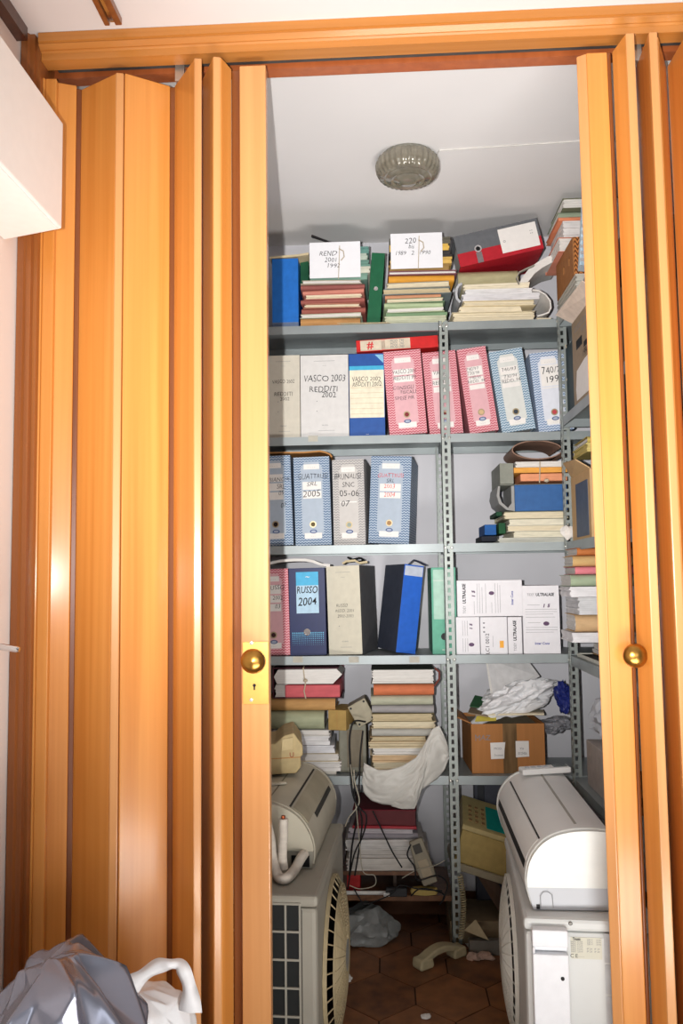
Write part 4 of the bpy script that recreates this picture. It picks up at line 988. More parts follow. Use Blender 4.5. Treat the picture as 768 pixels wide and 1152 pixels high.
# old beige device in front of the white sheaves
YD = .64
r = thing('old_printer', 'old beige plastic device with a raised hood, left edge above the indoor unit', 'device', (P(321, 872, YD).x, YD, .7005), (0, -.03, .12))
wd = .062
B().prism([(-.13, 0), (wd*.55, 0), (wd*.8, .02), (wd*.8, .05), (wd*.92, .055), (wd*.92, .085), (wd*.5, .125), (.0, .118), (-.03, .095), (-.13, .09)], 'xz', 0, .22).out('housing', mat('old beige plastic', (184, 164, 120), .55), r, bevel=.004)
B().prism([(-.01, .072), (.026, .075), (.028, .112), (-.006, .108)], 'xz', -.004, -.0001).out('front_hood', mat('old beige hood', (196, 176, 132), .55), r, bevel=.001)
B().box(-.128, -.0006, .048, wd*.78, 0, .0505).out('seam', M_CARTON, r)
text('U', .022, mat('red print', (150, 60, 44), .6), r, .022, -.005, .058, 'printed_mark', shear=0)
# metal plate box, grey case and cables
YM = YL+.03
p_ = P(403, 845, YM)
r = thing('computer_case', 'narrow grey computer case standing behind the hanging cables', 'computer', (P(396.5, 845, YM).x, YM, z5+.0008))
wcs = P(412, 845, YM).x-P(381, 845, YM).x; hcs = P(396, 815, YM).z-z5
B().box(-wcs/2, 0, 0, wcs/2, .22, hcs).out('case', mat('grey case', (132, 130, 116), .5), r, bevel=.006)
B().box(-wcs/2+.03, -.002, .02, wcs/2-.012, -.0001, hcs-.02).out('front_panel', mat('brown grey panel', (122, 112, 94), .5), r, bevel=.004)
q = P(404, 793, YM-.02)
r = thing('power_supply', 'beige metal box with screw holes tilted on top of the grey computer case', 'device', (q.x+.028, YM-.01, z5+hcs+.006), (0, -.50, 0))
B().box(-.036, 0, .0, .036, .10, .085).out('housing', mat('beige metal', (160, 152, 130), .45), r, bevel=.003)
for x, z in ((-.027, .010), (.027, .010), (-.027, .075), (.027, .075)): B().lathe([(.0042, 0), (.0042, .0008)], 12, Matrix.Translation((x, 0, z)) @ Matrix.Rotation(pi/2, 4, 'X')).out('screw_hole', M_BLACK, r)
def cable(label, pts, rr=.0035, m=None, nm='power_cable'):
    q = [P(*p) for p in pts]; out_ = []
    for i in range(len(q)-1):
        a, b, c, d = q[max(0, i-1)], q[i], q[i+1], q[min(len(q)-1, i+2)]
        for k in range(6):
            t = k/6; out_.append(.5*((2*b)+(c-a)*t+(2*a-5*b+4*c-d)*t*t+(3*b-a-3*c+d)*t**3))
    out_.append(q[-1])
    return tag(B().tube(out_, rr, 7).out(nm, m or M_CABLE, smooth=60), label, 'cable', 'loose cables in the left bay')
Yc = YF-.012
cable('thick black cable looping down from the computer case, leftmost', [(411, 812, Yc+.02), (398, 812, Yc), (393, 830, Yc), (394, 862, Yc-.004), (396, 890, Yc-.006), (402, 915, Yc-.008), (396, 950, Yc-.006), (393, 985, Yc-.004)], .0034)
cable('thick black cable hanging straight beside the paper bag', [(408, 822, Yc), (405, 850, Yc-.002), (404, 880, Yc-.008), (403, 905, Yc-.012), (407, 930, Yc-.01), (399, 985, Yc-.006)], .003)
cable('thin beige cable looping over the red box', [(394, 860, Yc-.008), (400, 905, Yc-.014), (404, 945, Yc-.014), (408, 980, Yc-.012), (421, 985, Yc-.012), (421, 996, Yc-.012), (405, 1000, Yc-.012), (393, 996, Yc-.01)], .0018, M_CABLEW)
cable('thin black cable slanting across the white papers', [(419, 912, Yc-.014), (430, 935, Yc-.012), (441, 958, Yc-.01), (452, 976, Yc-.012)], .0026)
cable('thin pale cable on the right of the white papers', [(452, 988, Yc-.012), (470, 978, Yc-.012), (488, 974, Yc-.012), (500, 968, Yc-.008)], .0016, M_CABLEW)
cable('black cable lying over the yellow sponge', [(462, 1008, Yc-.016), (472, 1000, Yc-.02), (490, 1002, Yc-.014), (500, 1008, Yc-.012), (494, 1018, Yc-.014)], .0026)
cable('black cable dropping from the shelf edge left of the paper bag', [(404, 868, Yc-.004), (398, 884, Yc-.01), (401, 905, Yc-.018), (412, 918, Yc-.018), (408, 940, Yc-.016), (398, 962, Yc-.014), (391, 1000, Yc-.012)], .0028)
cable('pale cable arching up from behind the outdoor unit', [(388, 930, Yc-.004), (392, 920, Yc-.008), (400, 910, Yc-.012), (404, 900, Yc-.014), (399, 880, Yc-.012), (398, 866, Yc-.006)], .0024, M_CABLEW)
cable('black cable bunched beside the telephone', [(462, 950, Yc-.004), (458, 962, Yc-.012), (466, 975, Yc-.02), (470, 990, Yc-.022), (492, 985, Yc-.016), (503, 995, Yc-.014), (498, 1012, Yc-.016)], .0028)
cable('black cable over the white tube and adapter', [(398, 1000, Yc-.014), (404, 1010, Yc-.02), (412, 1017, Yc-.02), (440, 1006, Yc-.024), (450, 996, Yc-.014), (470, 1000, Yc-.022), (497, 1002, Yc-.018)], .0024)
# middle pile in the white bag
gM = 'papers of the middle pile on the fifth shelf'
zM2 = pile('middle pile on the fifth shelf', gM, z5, YL, .24, [
    (866, 420, 482, 'paper', (216, 206, 190), 'off-white sheaf'),
    (858, 418, 480, 'open', (210, 190, 156), 'cream folder', M_CREAM),
    (850, 417, 483, 'paper', (206, 176, 138), 'orange-cream sheaf'),
    (842, 418, 482, 'open', (224, 216, 200), 'white folder'),
    (835, 414, 482, 'paper', (206, 190, 158), 'old cream sheaf'),
    (829, 416, 481, 'open', (196, 170, 132), 'brownish folder', M_OLD),
    (820, 418, 485, 'fold', (180, 178, 170), 'grey folder'),
    (812, 417, 491, 'open', (204, 186, 150), 'cream-edged folder', M_CREAM),
    (803, 417, 488, 'open', (136, 124, 88), 'olive folder', M_OLD),
    (794, 418, 488, 'fold', (158, 154, 154), 'grey-violet folder'),
    (783, 417, 487, 'fold', (178, 178, 156), 'pale green-grey folder'),
    (769.5, 420, 488, 'fold', (204, 116, 78), 'bright orange folder')], seed=14)
folder('dark grey-green folder with white sheets topmost of the middle pile', P(417, 760, YL).x, P(489, 760, YL).x, zM2, P(450, 753, YL).z, YL, .24, 'open', (84, 90, 80), group=gM)
o = B().tube([P(488, 772, YL+.05), P(494, 764, YL+.05), P(494, 756, YL+.05), P(489, 751.5, YL+.05)], [.004]*4, 8).out('cover_flap', mat('maroon card', (120, 62, 54), .6), smooth=60)
tag(o, 'curled maroon flap at the right side of the middle pile', 'flap')
def bag_sheet(label, top, bot, Yt, bulge, m, name='plastic_bag', seed=3, amp=.006, skew=0):
    """hanging film between an upper and a lower outline (photo points), bulging forward with creases"""
    nu, nv = 44, 26; bm = bmesh.new(); g = []
    def lerp(pl, u):
        f = u*(len(pl)-1); i = min(int(f), len(pl)-2); t = f-i
        return (pl[i][0]*(1-t)+pl[i+1][0]*t, pl[i][1]*(1-t)+pl[i+1][1]*t)
    for j in range(nv+1):
        v = j/nv; row = []
        for i in range(nu+1):
            u = i/nu; a = lerp(top, u); b = lerp(bot, u); px = a[0]*(1-v)+b[0]*v; py = a[1]*(1-v)+b[1]*v
            n = noise.noise(Vector((u*5+seed, v*3+u*4, seed*2)))
            cr = 1-2*abs(noise.noise(Vector((u*7+v*3, v*5-u*2, seed*5))))
            Y = Yt-bulge*sin(pi*min(1, max(0, u)))**.6*(.35+.65*sin(pi*min(1, v*.85+.1)))-amp*cr-amp*.8*n
            row.append(bm.verts.new(P(px, py, Y)))
        g.append(row)
    for j in range(nv):
        for i in range(nu): bm.faces.new((g[j][i], g[j][i+1], g[j+1][i+1], g[j+1][i]))
    me = bpy.data.meshes.new(name); bm.to_mesh(me); bm.free(); me.materials.append(m); me.shade_smooth()
    o = bpy.data.objects.new(name, me); COL.objects.link(o)
    sd = o.modifiers.new('film', 'SOLIDIFY'); sd.thickness = .0012; sd.offset = 0
    return tag(o, label, 'bag') if label else o
bag = thing('plastic_bag', 'white plastic bag slipped around the lower half of the middle paper pile', 'bag', P(455, 900, YF-.02))
for tp, bt, bu, sd in (([(409, 858), (416, 862), (425, 866), (436, 866), (452, 862), (468, 852), (478, 836), (486, 820), (494, 816), (503, 836), (505, 850)],
                        [(407, 878), (409, 892), (418, 901), (430, 905), (445, 906), (458, 902), (470, 892), (480, 884), (492, 876), (500, 866), (505, 852)], .022, 3),
                       ([(440, 884), (452, 884), (462, 880), (470, 868), (477, 850), (482, 836), (488, 826)],
                        [(440, 907), (452, 910), (466, 910), (468, 906), (474, 890), (480, 872), (488, 838)], .03, 8)):
    o = bag_sheet(None, tp, bt, YF-.008, bu, mat('grey white film', (200, 197, 190), .35, var=.05, scale=(9, 9, 9), bump=.5, bscale=30), 'film', sd)
    o.parent = bag; o.matrix_parent_inverse = Matrix.Translation(-bag.location)

# ------------------------------------------------------------------ bottom of the left bay
YB0 = YF+.02
rk = thing('wooden_rack', 'low dark wooden rack carrying the white papers on the bottom board', 'rack', (P(430, 1000, YB0).x, YB0, zb+.0008))
zr = P(440, 981, YB0).z-zb; xr0 = P(386, 985, YB0).x-rk.location.x; xr1 = P(486, 985, YB0).x-rk.location.x
B().box(xr0, 0, zr-.012, xr1, .24, zr).out('top_board', wood('rack wood', (120, 82, 56), (96, 62, 42), .6), rk)
for x in (xr0, (xr0+xr1)/2+.02, xr1-.012): B().box(x, .01, 0, x+.012, .23, zr-.0122).out('upright', wood('rack wood dark', (74, 58, 46), (58, 44, 34), .6), rk)
zk0 = zb+zr+.001
zW = pile('white pile on the wooden rack', 'papers on the wooden rack', zk0, YB0+.004, .22, [
    (966, 389, 485, 'paper', (208, 202, 194), 'white sheaf'),
    (957, 391, 482, 'paper', (196, 190, 184), 'greyish white sheaf'),
    (945, 388, 478, 'paper', (206, 202, 198), 'thick white sheaf'),
    (938, 391, 470, 'fold', (150, 144, 150), 'grey-violet folder'),
    (932, 392, 466, 'paper', (190, 182, 186), 'pale lilac sheaf')], seed=21)
r = thing('ring_binder', 'dark red ring binder lying on the white pile below the plastic bag', 'binder', (P(432, 920, YB0).x, YB0, zW+.001), (0, 0, -.04), G_BIND)
wR_ = P(466, 920, YB0).x-P(394, 920, YB0).x
B().box(-wR_/2, 0, 0, wR_/2, .24, .004).box(-wR_/2, 0, .062, wR_/2, .24, .066).box(-wR_/2, .236, .004, wR_/2, .24, .062).out('cover', mat('wine red', (112, 26, 38), .4), r, bevel=.002)
B().box(-wR_/2+.02, .004, .0045, wR_/2-.004, .23, .0615).out('paper_block', mat('wine shade papers', (96, 40, 44), .6), r)
B().tube([(-wR_/2, .0, .004), (0, -.004, .006), (wR_/2, 0, .004)], .006, 8).out('edge_roll', mat('bright wine', (158, 44, 54), .35), r, smooth=60)
o = B().box(P(388, 990, YB0).x, YB0+.02, zb+.0008, P(405, 990, YB0).x, YB0+.1, P(395, 985, YB0).z).out('small_box', mat('red box', (168, 34, 34), .45), bevel=.003)
tag(o, 'small red box under the wooden rack', 'box')
q0, q1 = P(388, 1005, YB0-.02), P(456, 1005.5, YB0-.02)
o = B().tube([(q0.x, YB0-.012, zb+.0075), (q1.x, YB0-.012, zb+.0075)], .0068, 12).out('white_tube', mat('white tube', (216, 214, 210), .4), smooth=50)
tag(o, 'thin white tube lying along the front of the bottom board', 'tube')
r = thing('sponge', 'yellow oval sponge at the right end of the bottom board', 'sponge', (P(477, 1008, YB0).x, YB0-.002, zb+.0008))
B().lathe([(.0, 0), (.046, .001), (.05, .012), (.046, .022), (.0, .026)], 30, Matrix.Scale(.4, 4, (0, 1, 0))).out('sponge_body', mat('yellow sponge', (196, 172, 104), .9, bump=.6, bscale=160), r, smooth=60)
r = thing('power_adapter', 'small black power adapter at the front of the bottom board', 'adapter', (P(446, 1015, YB0-.006).x, YF-.004, zb+.0008))
B().box(-.038, -.01, 0, .038, .012, .03).out('housing', mat('adapter black', (46, 46, 48), .5), r, bevel=.004)
B().box(-.046, -.016, .004, -.024, -.0101, .016).out('white_plug', M_ACW, r, bevel=.002)
# wall telephone base leaning on the rack, receiver on the floor with its coiled cord
q = P(484, 992, YF-.016); q2 = P(466, 942, YF+.03)
ang = math.atan2(q2.x-q.x, q2.z-q.z)
r = thing('telephone', 'dusty grey telephone without its receiver leaning against the end of the white pile', 'telephone', (q.x, YF-.030, q.z-.004), (-.18, ang, 0))
lt = (q2-q).length
B().prism([(-.026, 0), (.026, 0), (.03, lt*.3), (.028, lt), (-.022, lt), (-.03, lt*.4)], 'xz', 0, .032).out('housing', mat('dusty phone grey', (146, 138, 120), .55), r, bevel=.005)
B().box(-.014, -.003, lt*.70, .014, -.0001, lt*.9).out('cradle', mat('cradle dark', (66, 62, 56), .5), r, bevel=.001)
B().box(-.016, -.002, lt*.12, .018, -.0001, lt*.55).out('key_panel', mat('phone panel', (170, 156, 132), .6), r, bevel=.001)
pA, pB = PZ(475, 1089, .0), PZ(514, 1075, .0)
d_ = (pB-pA); yaw_ = math.atan2(d_.y, d_.x); lh = d_.length
r = thing('telephone_receiver', 'beige telephone receiver lying on the tiled floor with a coiled cord', 'telephone', (pA.x, pA.y, .0008), (0, 0, yaw_))
hand = mat('beige receiver', (186, 174, 140), .45)
n = 16
up_ = [(lh*i/n, .036+.020*sin(pi*i/n)) for i in range(n+1)]; dn_ = [(lh*i/n, .016+.018*sin(pi*i/n)) for i in range(n+1)]
B().prism([(-.018, .034)]+up_+[(lh+.018, .034), (lh+.018, .016)]+dn_[::-1]+[(-.018, .016)], 'xz', -.021, .021).out('handle', hand, r, smooth=35, bevel=.005)
B().prism([(-.024, 0), (.030, 0), (.034, .012), (.028, .0335), (-.022, .0335), (-.026, .012)], 'xz', -.025, .025).out('mouthpiece', hand, r, smooth=30, bevel=.006)
B().prism([(lh-.030, 0), (lh+.024, 0), (lh+.026, .012), (lh+.022, .0335), (lh-.028, .0335), (lh-.034, .012)], 'xz', -.025, .025).out('earpiece', hand, r, smooth=30, bevel=.006)
c0 = P(518, 1056, pB.y+.0)-r.location; c1 = P(516.5, 985, YF-.024)-r.location
iv = Matrix.Rotation(-yaw_, 4, 'Z'); c0 = iv @ c0; c1 = iv @ c1
ax = (c1-c0); u_ = ax.orthogonal().normalized(); v_ = ax.normalized().cross(u_); pts = []
for i in range(26*10+1):
    t = i/260; pts.append(c0+ax*t+(iv @ Vector((.012*sin(t*3), 0, 0)))+(u_*cos(2*pi*i/10)+v_*sin(2*pi*i/10))*.0088)
B().tube(pts, .0023, 5).out('coiled_cord', mat('cord beige', (176, 164, 132), .5), r, smooth=60)
# plastic bag and scraps on the floor
o = crumple('plastic_bag', (PZ(412, 1055, .02).x, 1.11, .05), (.12, .085, .085), mat('dusty clear film', (138, 140, 138), .3, var=.1), 61, 40, .18, 1.6, zmin=.001, sub=4)
tag(o, 'dusty transparent plastic bag on the floor below the bottom board', 'bag')
sc = [((541, 1064), .05, .035, M_PAPER, 'white paper leaflet on the floor beside the right outdoor unit', .3, 'paper_scrap'),
      ((557, 1047), .055, .045, mat('dull paper', (170, 162, 150), .7), 'dull paper sheet on the floor by the fan of the right outdoor unit', -.5, 'paper_scrap')]
for (px, py), a, b_, m, lab, yw, nm in sc:
    q = PZ(px, py, 0); o = B().ribbon([(-a, .002), (-a*.3, .006), (a*.3, .003), (a, .008)], .0012, -b_, b_).out(nm, m); o.location = (q.x, q.y, .0006); o.rotation_euler = (0, 0, yw); tag(o, lab, 'paper scrap')
for (px, py), rr, m, lab in (((533, 1079), .020, mat('pinkish scrap', (200, 170, 154), .7), 'small crumpled pinkish paper on the floor, left of its twin'), ((545, 1078), .022, mat('pinkish scrap', (200, 170, 154), .7), 'small crumpled pinkish paper on the floor, closer to the right outdoor unit'),
                             ((389, 1103), .016, M_PAPER, 'small white scrap on the floor beside the left outdoor unit'), ((479, 1145), .012, M_PAPER, 'tiny white scrap on the front floor tiles')):
    q = PZ(px, py, 0); o = crumple('paper_scrap', (q.x, q.y, rr*.4), (rr*1.3, rr, rr*.5), m, int(px), 10, .3, zmin=.0006, sub=3); tag(o, lab, 'paper scrap')

# ------------------------------------------------------------------ fifth shelf, right bay: carton with rubbish
YC = YF+.03
ca_, cb2 = P(531, 870, YC), P(614, 870, YC)
yawC = .10
wC = (cb2.x-ca_.x)/cos(yawC)*1.0; hC = P(531, 815, YC).z-z5; dC = .26
r = thing('cardboard_box', 'open brown cardboard box with tape and a torn white label, full of rubbish', 'box', (ca_.x, YC, z5+.001), (0, 0, yawC*.4))
M_BX = mat('warm cardboard', (172, 116, 66), .7, var=.05, scale=(70, 70, 4))
B().box(0, 0, 0, wC, .004, hC).box(0, .004, 0, .004, dC, hC).box(wC-.004, .004, 0, wC, dC, hC).box(.004, dC-.004, 0, wC-.004, dC, hC).box(.004, .004, 0, wC-.004, dC-.004, .004).out('carton', M_BX, r, bevel=.001)
B().quad([(0, .01, hC), (0, dC-.01, hC), (-.045, dC-.01, hC+.03), (-.05, .03, hC+.02)], .0035).out('flap', M_BX, r)
B().box(wC*.43, -.0012, 0, wC*.62, -.0002, hC+.001).out('packing_tape', mat('brown tape', (118, 92, 62), .3, var=.18, scale=(60, 60, 9)), r)
B().prism([(wC*.26, hC*.29), (wC*.255, hC*.62), (wC*.46, hC*.63), (wC*.445, hC*.46), (wC*.44, hC*.3)], 'xz', -.0022, -.0013).out('torn_label', M_LABEL, r)
B().prism([(wC*.60, hC*.32), (wC*.78, hC*.335), (wC*.78, hC*.65), (wC*.6, hC*.65)], 'xz', -.0022, -.0013).out('torn_label', M_LABEL, r)
text('MOD.', .012, M_INKG, r, wC*.36, -.0026, hC*.50, 'printed_text', shear=0); text('Documenti', .015, M_INKG, r, wC*.365, -.0026, hC*.37, 'printed_text', shear=.1, maxw=wC*.12)
text('0123456', .018, M_INKG, r, wC*.69, -.0026, hC*.40, 'printed_text', shear=0, maxw=wC*.12); text('Via', .012, M_INKG, r, wC*.68, -.0026, hC*.5, 'printed_text', shear=.1)
text('MAZ', .028, M_INKG, r, wC*.15, -.0008, hC*.72, 'handwriting', shear=.1, wob=.15)
B().box(.012, .012, .0045, wC-.012, dC-.012, hC-.012).out('contents', mat('box contents', (150, 138, 116), .8), r)
Yc_ = YC
zt = z5+hC
gx = 'sheets sticking out of the cardboard box'
def sheet4(label, pts, t, m, nm='paper_sheet', cat='sheet'):
    o = B().quad([P(x, y, Y) for x, y, Y in pts], t).out(nm, m); return tag(o, label, cat, gx)
_ws = sheet4('large white folded sheet standing up at the back of the cardboard box', [(553, 790, YC+.06), (590, 770, YC+.07), (592, 742, YC+.12), (546, 743, YC+.12)], .002, M_PAPER)
_fl = sheet4('folded flap', [(556, 791, YC+.05), (607, 761, YC+.06), (593, 742, YC+.11), (548, 742, YC+.115)], .003, mat('flap sheet', (206, 204, 204), .7), 'folded_flap')
for k_ in ('category', 'group', 'label'): del _fl[k_]
_fl.parent = _ws
sheet4('dark green folder sticking out at the left of the cardboard box', [(528, 795, YC+.07), (556, 799, YC+.05), (552, 787, YC+.14), (534, 783, YC+.15)], .004, paper('green rag', (52, 92, 62)), 'paper_folder', 'folder')
sheet4('yellow sheet edge showing at the front of the cardboard box', [(534, 812, YC+.010), (558, 811, YC+.010), (558, 806, YC+.03), (536, 806, YC+.03)], .003, paper('lemon', (206, 190, 84)))
sheet4('flat white paper pile lying across the front of the cardboard box', [(548, 805, YC+.012), (612, 804.5, YC+.012), (611, 800, YC+.16), (552, 800, YC+.16)], .006, M_CREAM)
sheet4('grey-brown papers fanned at the left corner of the cardboard box', [(526, 803, YC+.03), (549, 807, YC+.012), (547, 800, YC+.10), (529, 796, YC+.12)], .005, mat('dusk paper', (140, 122, 100), .7))
q = P(580, 784, YC+.10)
o = crumple('plastic_bag', (q.x, YC+.085, q.z), (.155, .085, .062), M_BAGW, 71, 18, .30, 1.7, sub=5,
            shape=lambda p, d: Vector((p.x, p.y, p.z+p.x*.24)))
tag(o, 'crumpled white plastic bag lying on top of the cardboard box', 'bag')
q = P(632, 783, YC+.05)
o = crumple('plastic_bag', (q.x+.004, YC+.02, q.z), (.032, .035, .052), mat('blue bag film', (34, 44, 112), .4, bump=.3), 73, 16, .3, sub=4)
tag(o, 'dark blue printed bag end at the right of the white plastic bag', 'bag')
q = P(628, 812, YC+.10)
o = crumple('plastic_bag', (q.x, YC+.12, q.z-.01), (.05, .06, .03), mat('dusty grey film', (142, 142, 148), .4), 75, 16, .3, sub=4)
tag(o, 'grey film bag crumpled behind the right side of the cardboard box', 'bag')
# floor of the right bay: fax machine on boards
pf = P(513, 975, 1.12)
zf = P(515, 985, 1.10).z
fx = thing('fax_machine', 'beige fax machine with a teal panel, tilted, below the cardboard box', 'fax machine', (P(510, 965, 1.08).x, 1.07, P(503, 965, 1.07).z-.01), (0, .30, .0))
fw = .38
bg = mat('fax beige', (176, 152, 92), .5); bgl = mat('fax top', (184, 166, 116), .5)
B().box(0, 0, 0, fw, .20, .115).out('body', bg, fx, bevel=.004)
B().box(-.004, -.008, -.026, fw+.004, .20, -.0005).out('base', mat('fax base', (156, 146, 122), .5), fx, bevel=.003)
B().prism([(-.004, .1155), (.0, .132), (.19, .188), (.20, .188), (.20, .1155)], 'yz', -.004, fw+.004).out('top_panel', bgl, fx, bevel=.003)
sl = math.atan2(.056, .19)
def fxb(nm, x0, v0, x1, v1, m, h=.003):
    o = B().box(x0, v0, .0006, x1, v1, h).out(nm, m, fx); o.location = (0, 0, .132); o.rotation_euler = (sl, 0, 0); return o
fxb('teal_panel', .085, .02, .29, .165, mat('teal', (30, 150, 140), .45), .0016)
fxb('display', .15, .105, .27, .13, M_BLACK, .0024)
for i in range(3):
    for j in range(4): fxb('key', .018+i*.024, .035+j*.03, .030+i*.024, .048+j*.03, mat('fax key', (150, 118, 78), .5), .004)
o = B().box(P(505, 1000, 1.10).x, 1.09, .0008, XR-.06, 1.30, zf-.155).out('wooden_box', mat('dusty board', (150, 132, 104), .7), bevel=.002)
tag(o, 'dusty beige wooden box under the tilted fax machine', 'box')
o = B().quad([P(523, 962, 1.085), P(570, 1040, 1.075), P(580, 1034, 1.085), P(545, 962, 1.086)], .012).out('board', wood('dark board', (84, 62, 46), (66, 48, 36), .6))
tag(o, 'dark wooden board leaning below the fax machine', 'board')
o = B().quad([(P(520, 1016, 1.06).x, 1.02, .075), (P(548, 1022, 1.0).x, .985, .058), (P(534, 1000, 1.05).x, 1.05, .10)], .003).out('board_scrap', mat('cream scrap', (196, 180, 146), .7))
tag(o, 'triangular cream board scrap below the fax machine', 'board')
o = B().box(P(527, 1040, 1.0).x, 1.0, .0008, P(575, 1040, 1.0).x+.1, 1.03, .05).out('metal_bar', mat('grey metal bar', (120, 116, 108), .5, .2), bevel=.002)
tag(o, 'grey metal bar lying on the floor at the foot of the boards', 'bar')
r = thing('computer_case', 'dark grey computer case standing upright behind the fax machine', 'computer', (P(534, 915, 1.285).x, 1.287, .0008))
wq = P(562, 915, 1.285).x-P(534, 915, 1.285).x
B().box(0, 0, 0, wq+.12, .05, SZ[4]-.05).out('case', mat('dark case', (62, 64, 74), .5), r, bevel=.004)
B().box(.012, -.004, SZ[4]-.22, wq*.4, -.0002, SZ[4]-.075).out('front_panel', mat('dark panel', (40, 42, 48), .4), r, bevel=.002)

# ------------------------------------------------------------------ outdoor and indoor air-conditioner units
def outdoor(label, loc, W_, D_, H_, mBody, mGrille, yaw=0, side=1, white=False):
    """end of the unit towards -y, fan grille on the side 'side' (+1 = +x, -1 = -x); origin at the front corner under the grille side"""
    r = thing('outdoor_unit', label, 'air conditioner', loc, (0, 0, yaw))
    s = -side
    def X(v): return v*s
    def bx(b, x0, y0, z0, x1, y1, z1): return b.box(min(X(x0), X(x1)), y0, z0, max(X(x0), X(x1)), y1, z1)
    bx(B(), 0, 0, .02, W_, D_, H_-.03).out('casing', mBody, r, bevel=.012)
    bx(B(), -.003, -.003, H_-.0295, W_+.003, D_+.003, H_).out('lid', mBody, r, bevel=.009)
    for yy in (.05, D_-.1): bx(B(), .0, yy, 0, W_, yy+.05, .0195).out('foot', M_BLACK, r)
    # fan grille: raised ring with bars, hub
    cy, cz, R = D_*(.68 if white else .47), (H_-.02)*.5, H_*.405
    Mx = Matrix.Translation((0, cy, cz)) @ Matrix.Rotation(side*pi/2, 4, 'Y')
    B().lathe([(R*1.0, .0005), (R*1.0, .0012)], 48, Mx).out('fan_opening', M_BLACK, r)
    bu = .034 if white else .044
    g = B()
    g.lathe([(R*1.01, .001), (R*1.01, .012), (R*.985, .012), (R*.985, .001)], 48, Mx, None)
    g.out('grille_ring', mGrille, r, smooth=40)
    dome = B(); prof = [(R*.93, .0225), (R*.86, .030), (R*.7, .038), (R*.45, .043), (R*.24, .044)]
    for k in range(12):
        for j in range(len(prof)-1):
            pass
    for q in range(15):
        rr = R*(.25+.045*q); hh = bu-.019*((rr/R-.2)/.73)**2
        dome.lathe([(rr-R*.012, hh-.002), (rr-R*.012, hh+.0015), (rr+R*.012, hh+.0015), (rr+R*.012, hh-.002)], 56, Mx)
    dome.out('grille_rings', mGrille, r, smooth=40)
    sp = B()
    for k in range(36):
        a = 2*pi*k/36; q = []
        for i in range(6):
            rr = R*(.2+.78*i/5); hh = bu-.019*max(0, (rr/R-.2)/.73)**2
            if i == 5: hh = .010
            q.append(Mx @ Vector((rr*cos(a), rr*sin(a), hh)))
        sp.tube(q, .0021, 5)
    sp.out('grille_spokes', mGrille, r, smooth=50)
    B().lathe([(R*.22, bu-.014), (R*.22, bu+.001), (.0, bu+.004)], 32, Mx).out('grille_hub', mat('hub plastic', (150, 152, 150), .4) if not white else mGrille, r, smooth=40)
    return r, X, bx
# left unit
LW, LD, LH = .30, .62, .515
pl = PZ(356, 1008, LH)
ro, X_, bx_ = outdoor('aged grey-beige outdoor unit with a dark grid on its end, left behind the door', (pl.x, pl.y, .0005), LW, LD, LH, mat('aged unit casing', (160, 156, 144), .5, var=.05, scale=(6, 6, 6)), mat('aged grille', (178, 162, 128), .5, var=.08), yaw=radians(-3.2), side=1)
def lx(px): return P(px, 1060, pl.y).x-pl.x
g0 = lx(337.5)
gz1 = P(330, 1018, pl.y).z
bx_(B(), -g0, -.0012, .03, LW-.012, -.0002, gz1).out('coil_dark', mat('coil black', (34, 36, 36), .6), ro)
gb = B(); mcol = mat('aged unit casing', (160, 156, 144))
pitch = .0365
x = g0
k = 0
bars = B()
while -x < LW-.02:
    bars.box(x-.0025, -.006, .028, x+.0025, -.0013, gz1+.004); x -= pitch
z = gz1+.002
while z > .03:
    bars.box(-LW+.012, -.0055, z-.0025, g0+.002, -.0013, z+.0025); z -= .068
bars.out('coil_grid', mcol, ro)
B().box(g0+.0035, -.0012, .03, g0+.005, -.0003, LH-.035).out('panel_seam', M_DARK, ro)
# right unit
RW, RD, RH = .30, .62, .50
pr = PZ(590, 1032, RH)
ru, X_, bx_ = outdoor('white outdoor unit with a raised service cover, right behind the door', (pr.x, pr.y, .0005), RW, RD, RH, mat('white casing', (208, 210, 208), .4, var=.03, scale=(6, 6, 6)), mat('white grille', (216, 214, 204), .45, var=.03), yaw=radians(-4.0), side=-1, white=True)
def rx(px, py=1080): return P(px, py, pr.y).x-pr.x
def rz(py, px=620): return P(px, py, pr.y).z
b = B(); sx0, sx1 = rx(598), rx(637.5)
b.box(sx0, -.026, .02, sx1, -.0002, rz(1068)); b.box(sx0, -.026, rz(1060), sx1, -.0002, rz(1041)); b.box(sx0, -.010, rz(1068), sx1, -.0002, rz(1060)); b.box(sx0, -.026, rz(1068), sx0+.006, -.010, rz(1060))
b.out('service_cover', mat('bright cover', (226, 228, 232), .4, var=.02), ru, bevel=.003)
B().lathe([(.0045, 0), (.0045, .001)], 12, Matrix.Translation((rx(630), -.0262, rz(1094))) @ Matrix.Rotation(pi/2, 4, 'X')).out('screw_hole', M_BLACK, ru)
B().lathe([(.005, 0), (.004, .002)], 12, Matrix.Translation((rx(642), -.0034, rz(1037))) @ Matrix.Rotation(pi/2, 4, 'X')).out('screw', mat('dull screw', (90, 88, 84), .4, .6), ru)
lb = B().box(rx(641.5), -.0012, rz(1076.5), rx(676), -.0003, rz(1052.5)).out('rating_label', mat('rating label', (206, 204, 188), .5, var=.02), ru)
lw = rx(676)-rx(641.5); lx0 = rx(641.5)
text('Tronic', .012, M_INK, ru, lx0+lw*.2, -.0016, rz(1054.5), 'printed_text', shear=0, bold=.0004, maxw=lw*.25)
for k in range(6): text('R407C  2,6 kW', .0055, M_INKG, ru, lx0+lw*.2, -.0016, rz(1057.5+k*2.2), 'printed_text', shear=0, maxw=lw*.38)
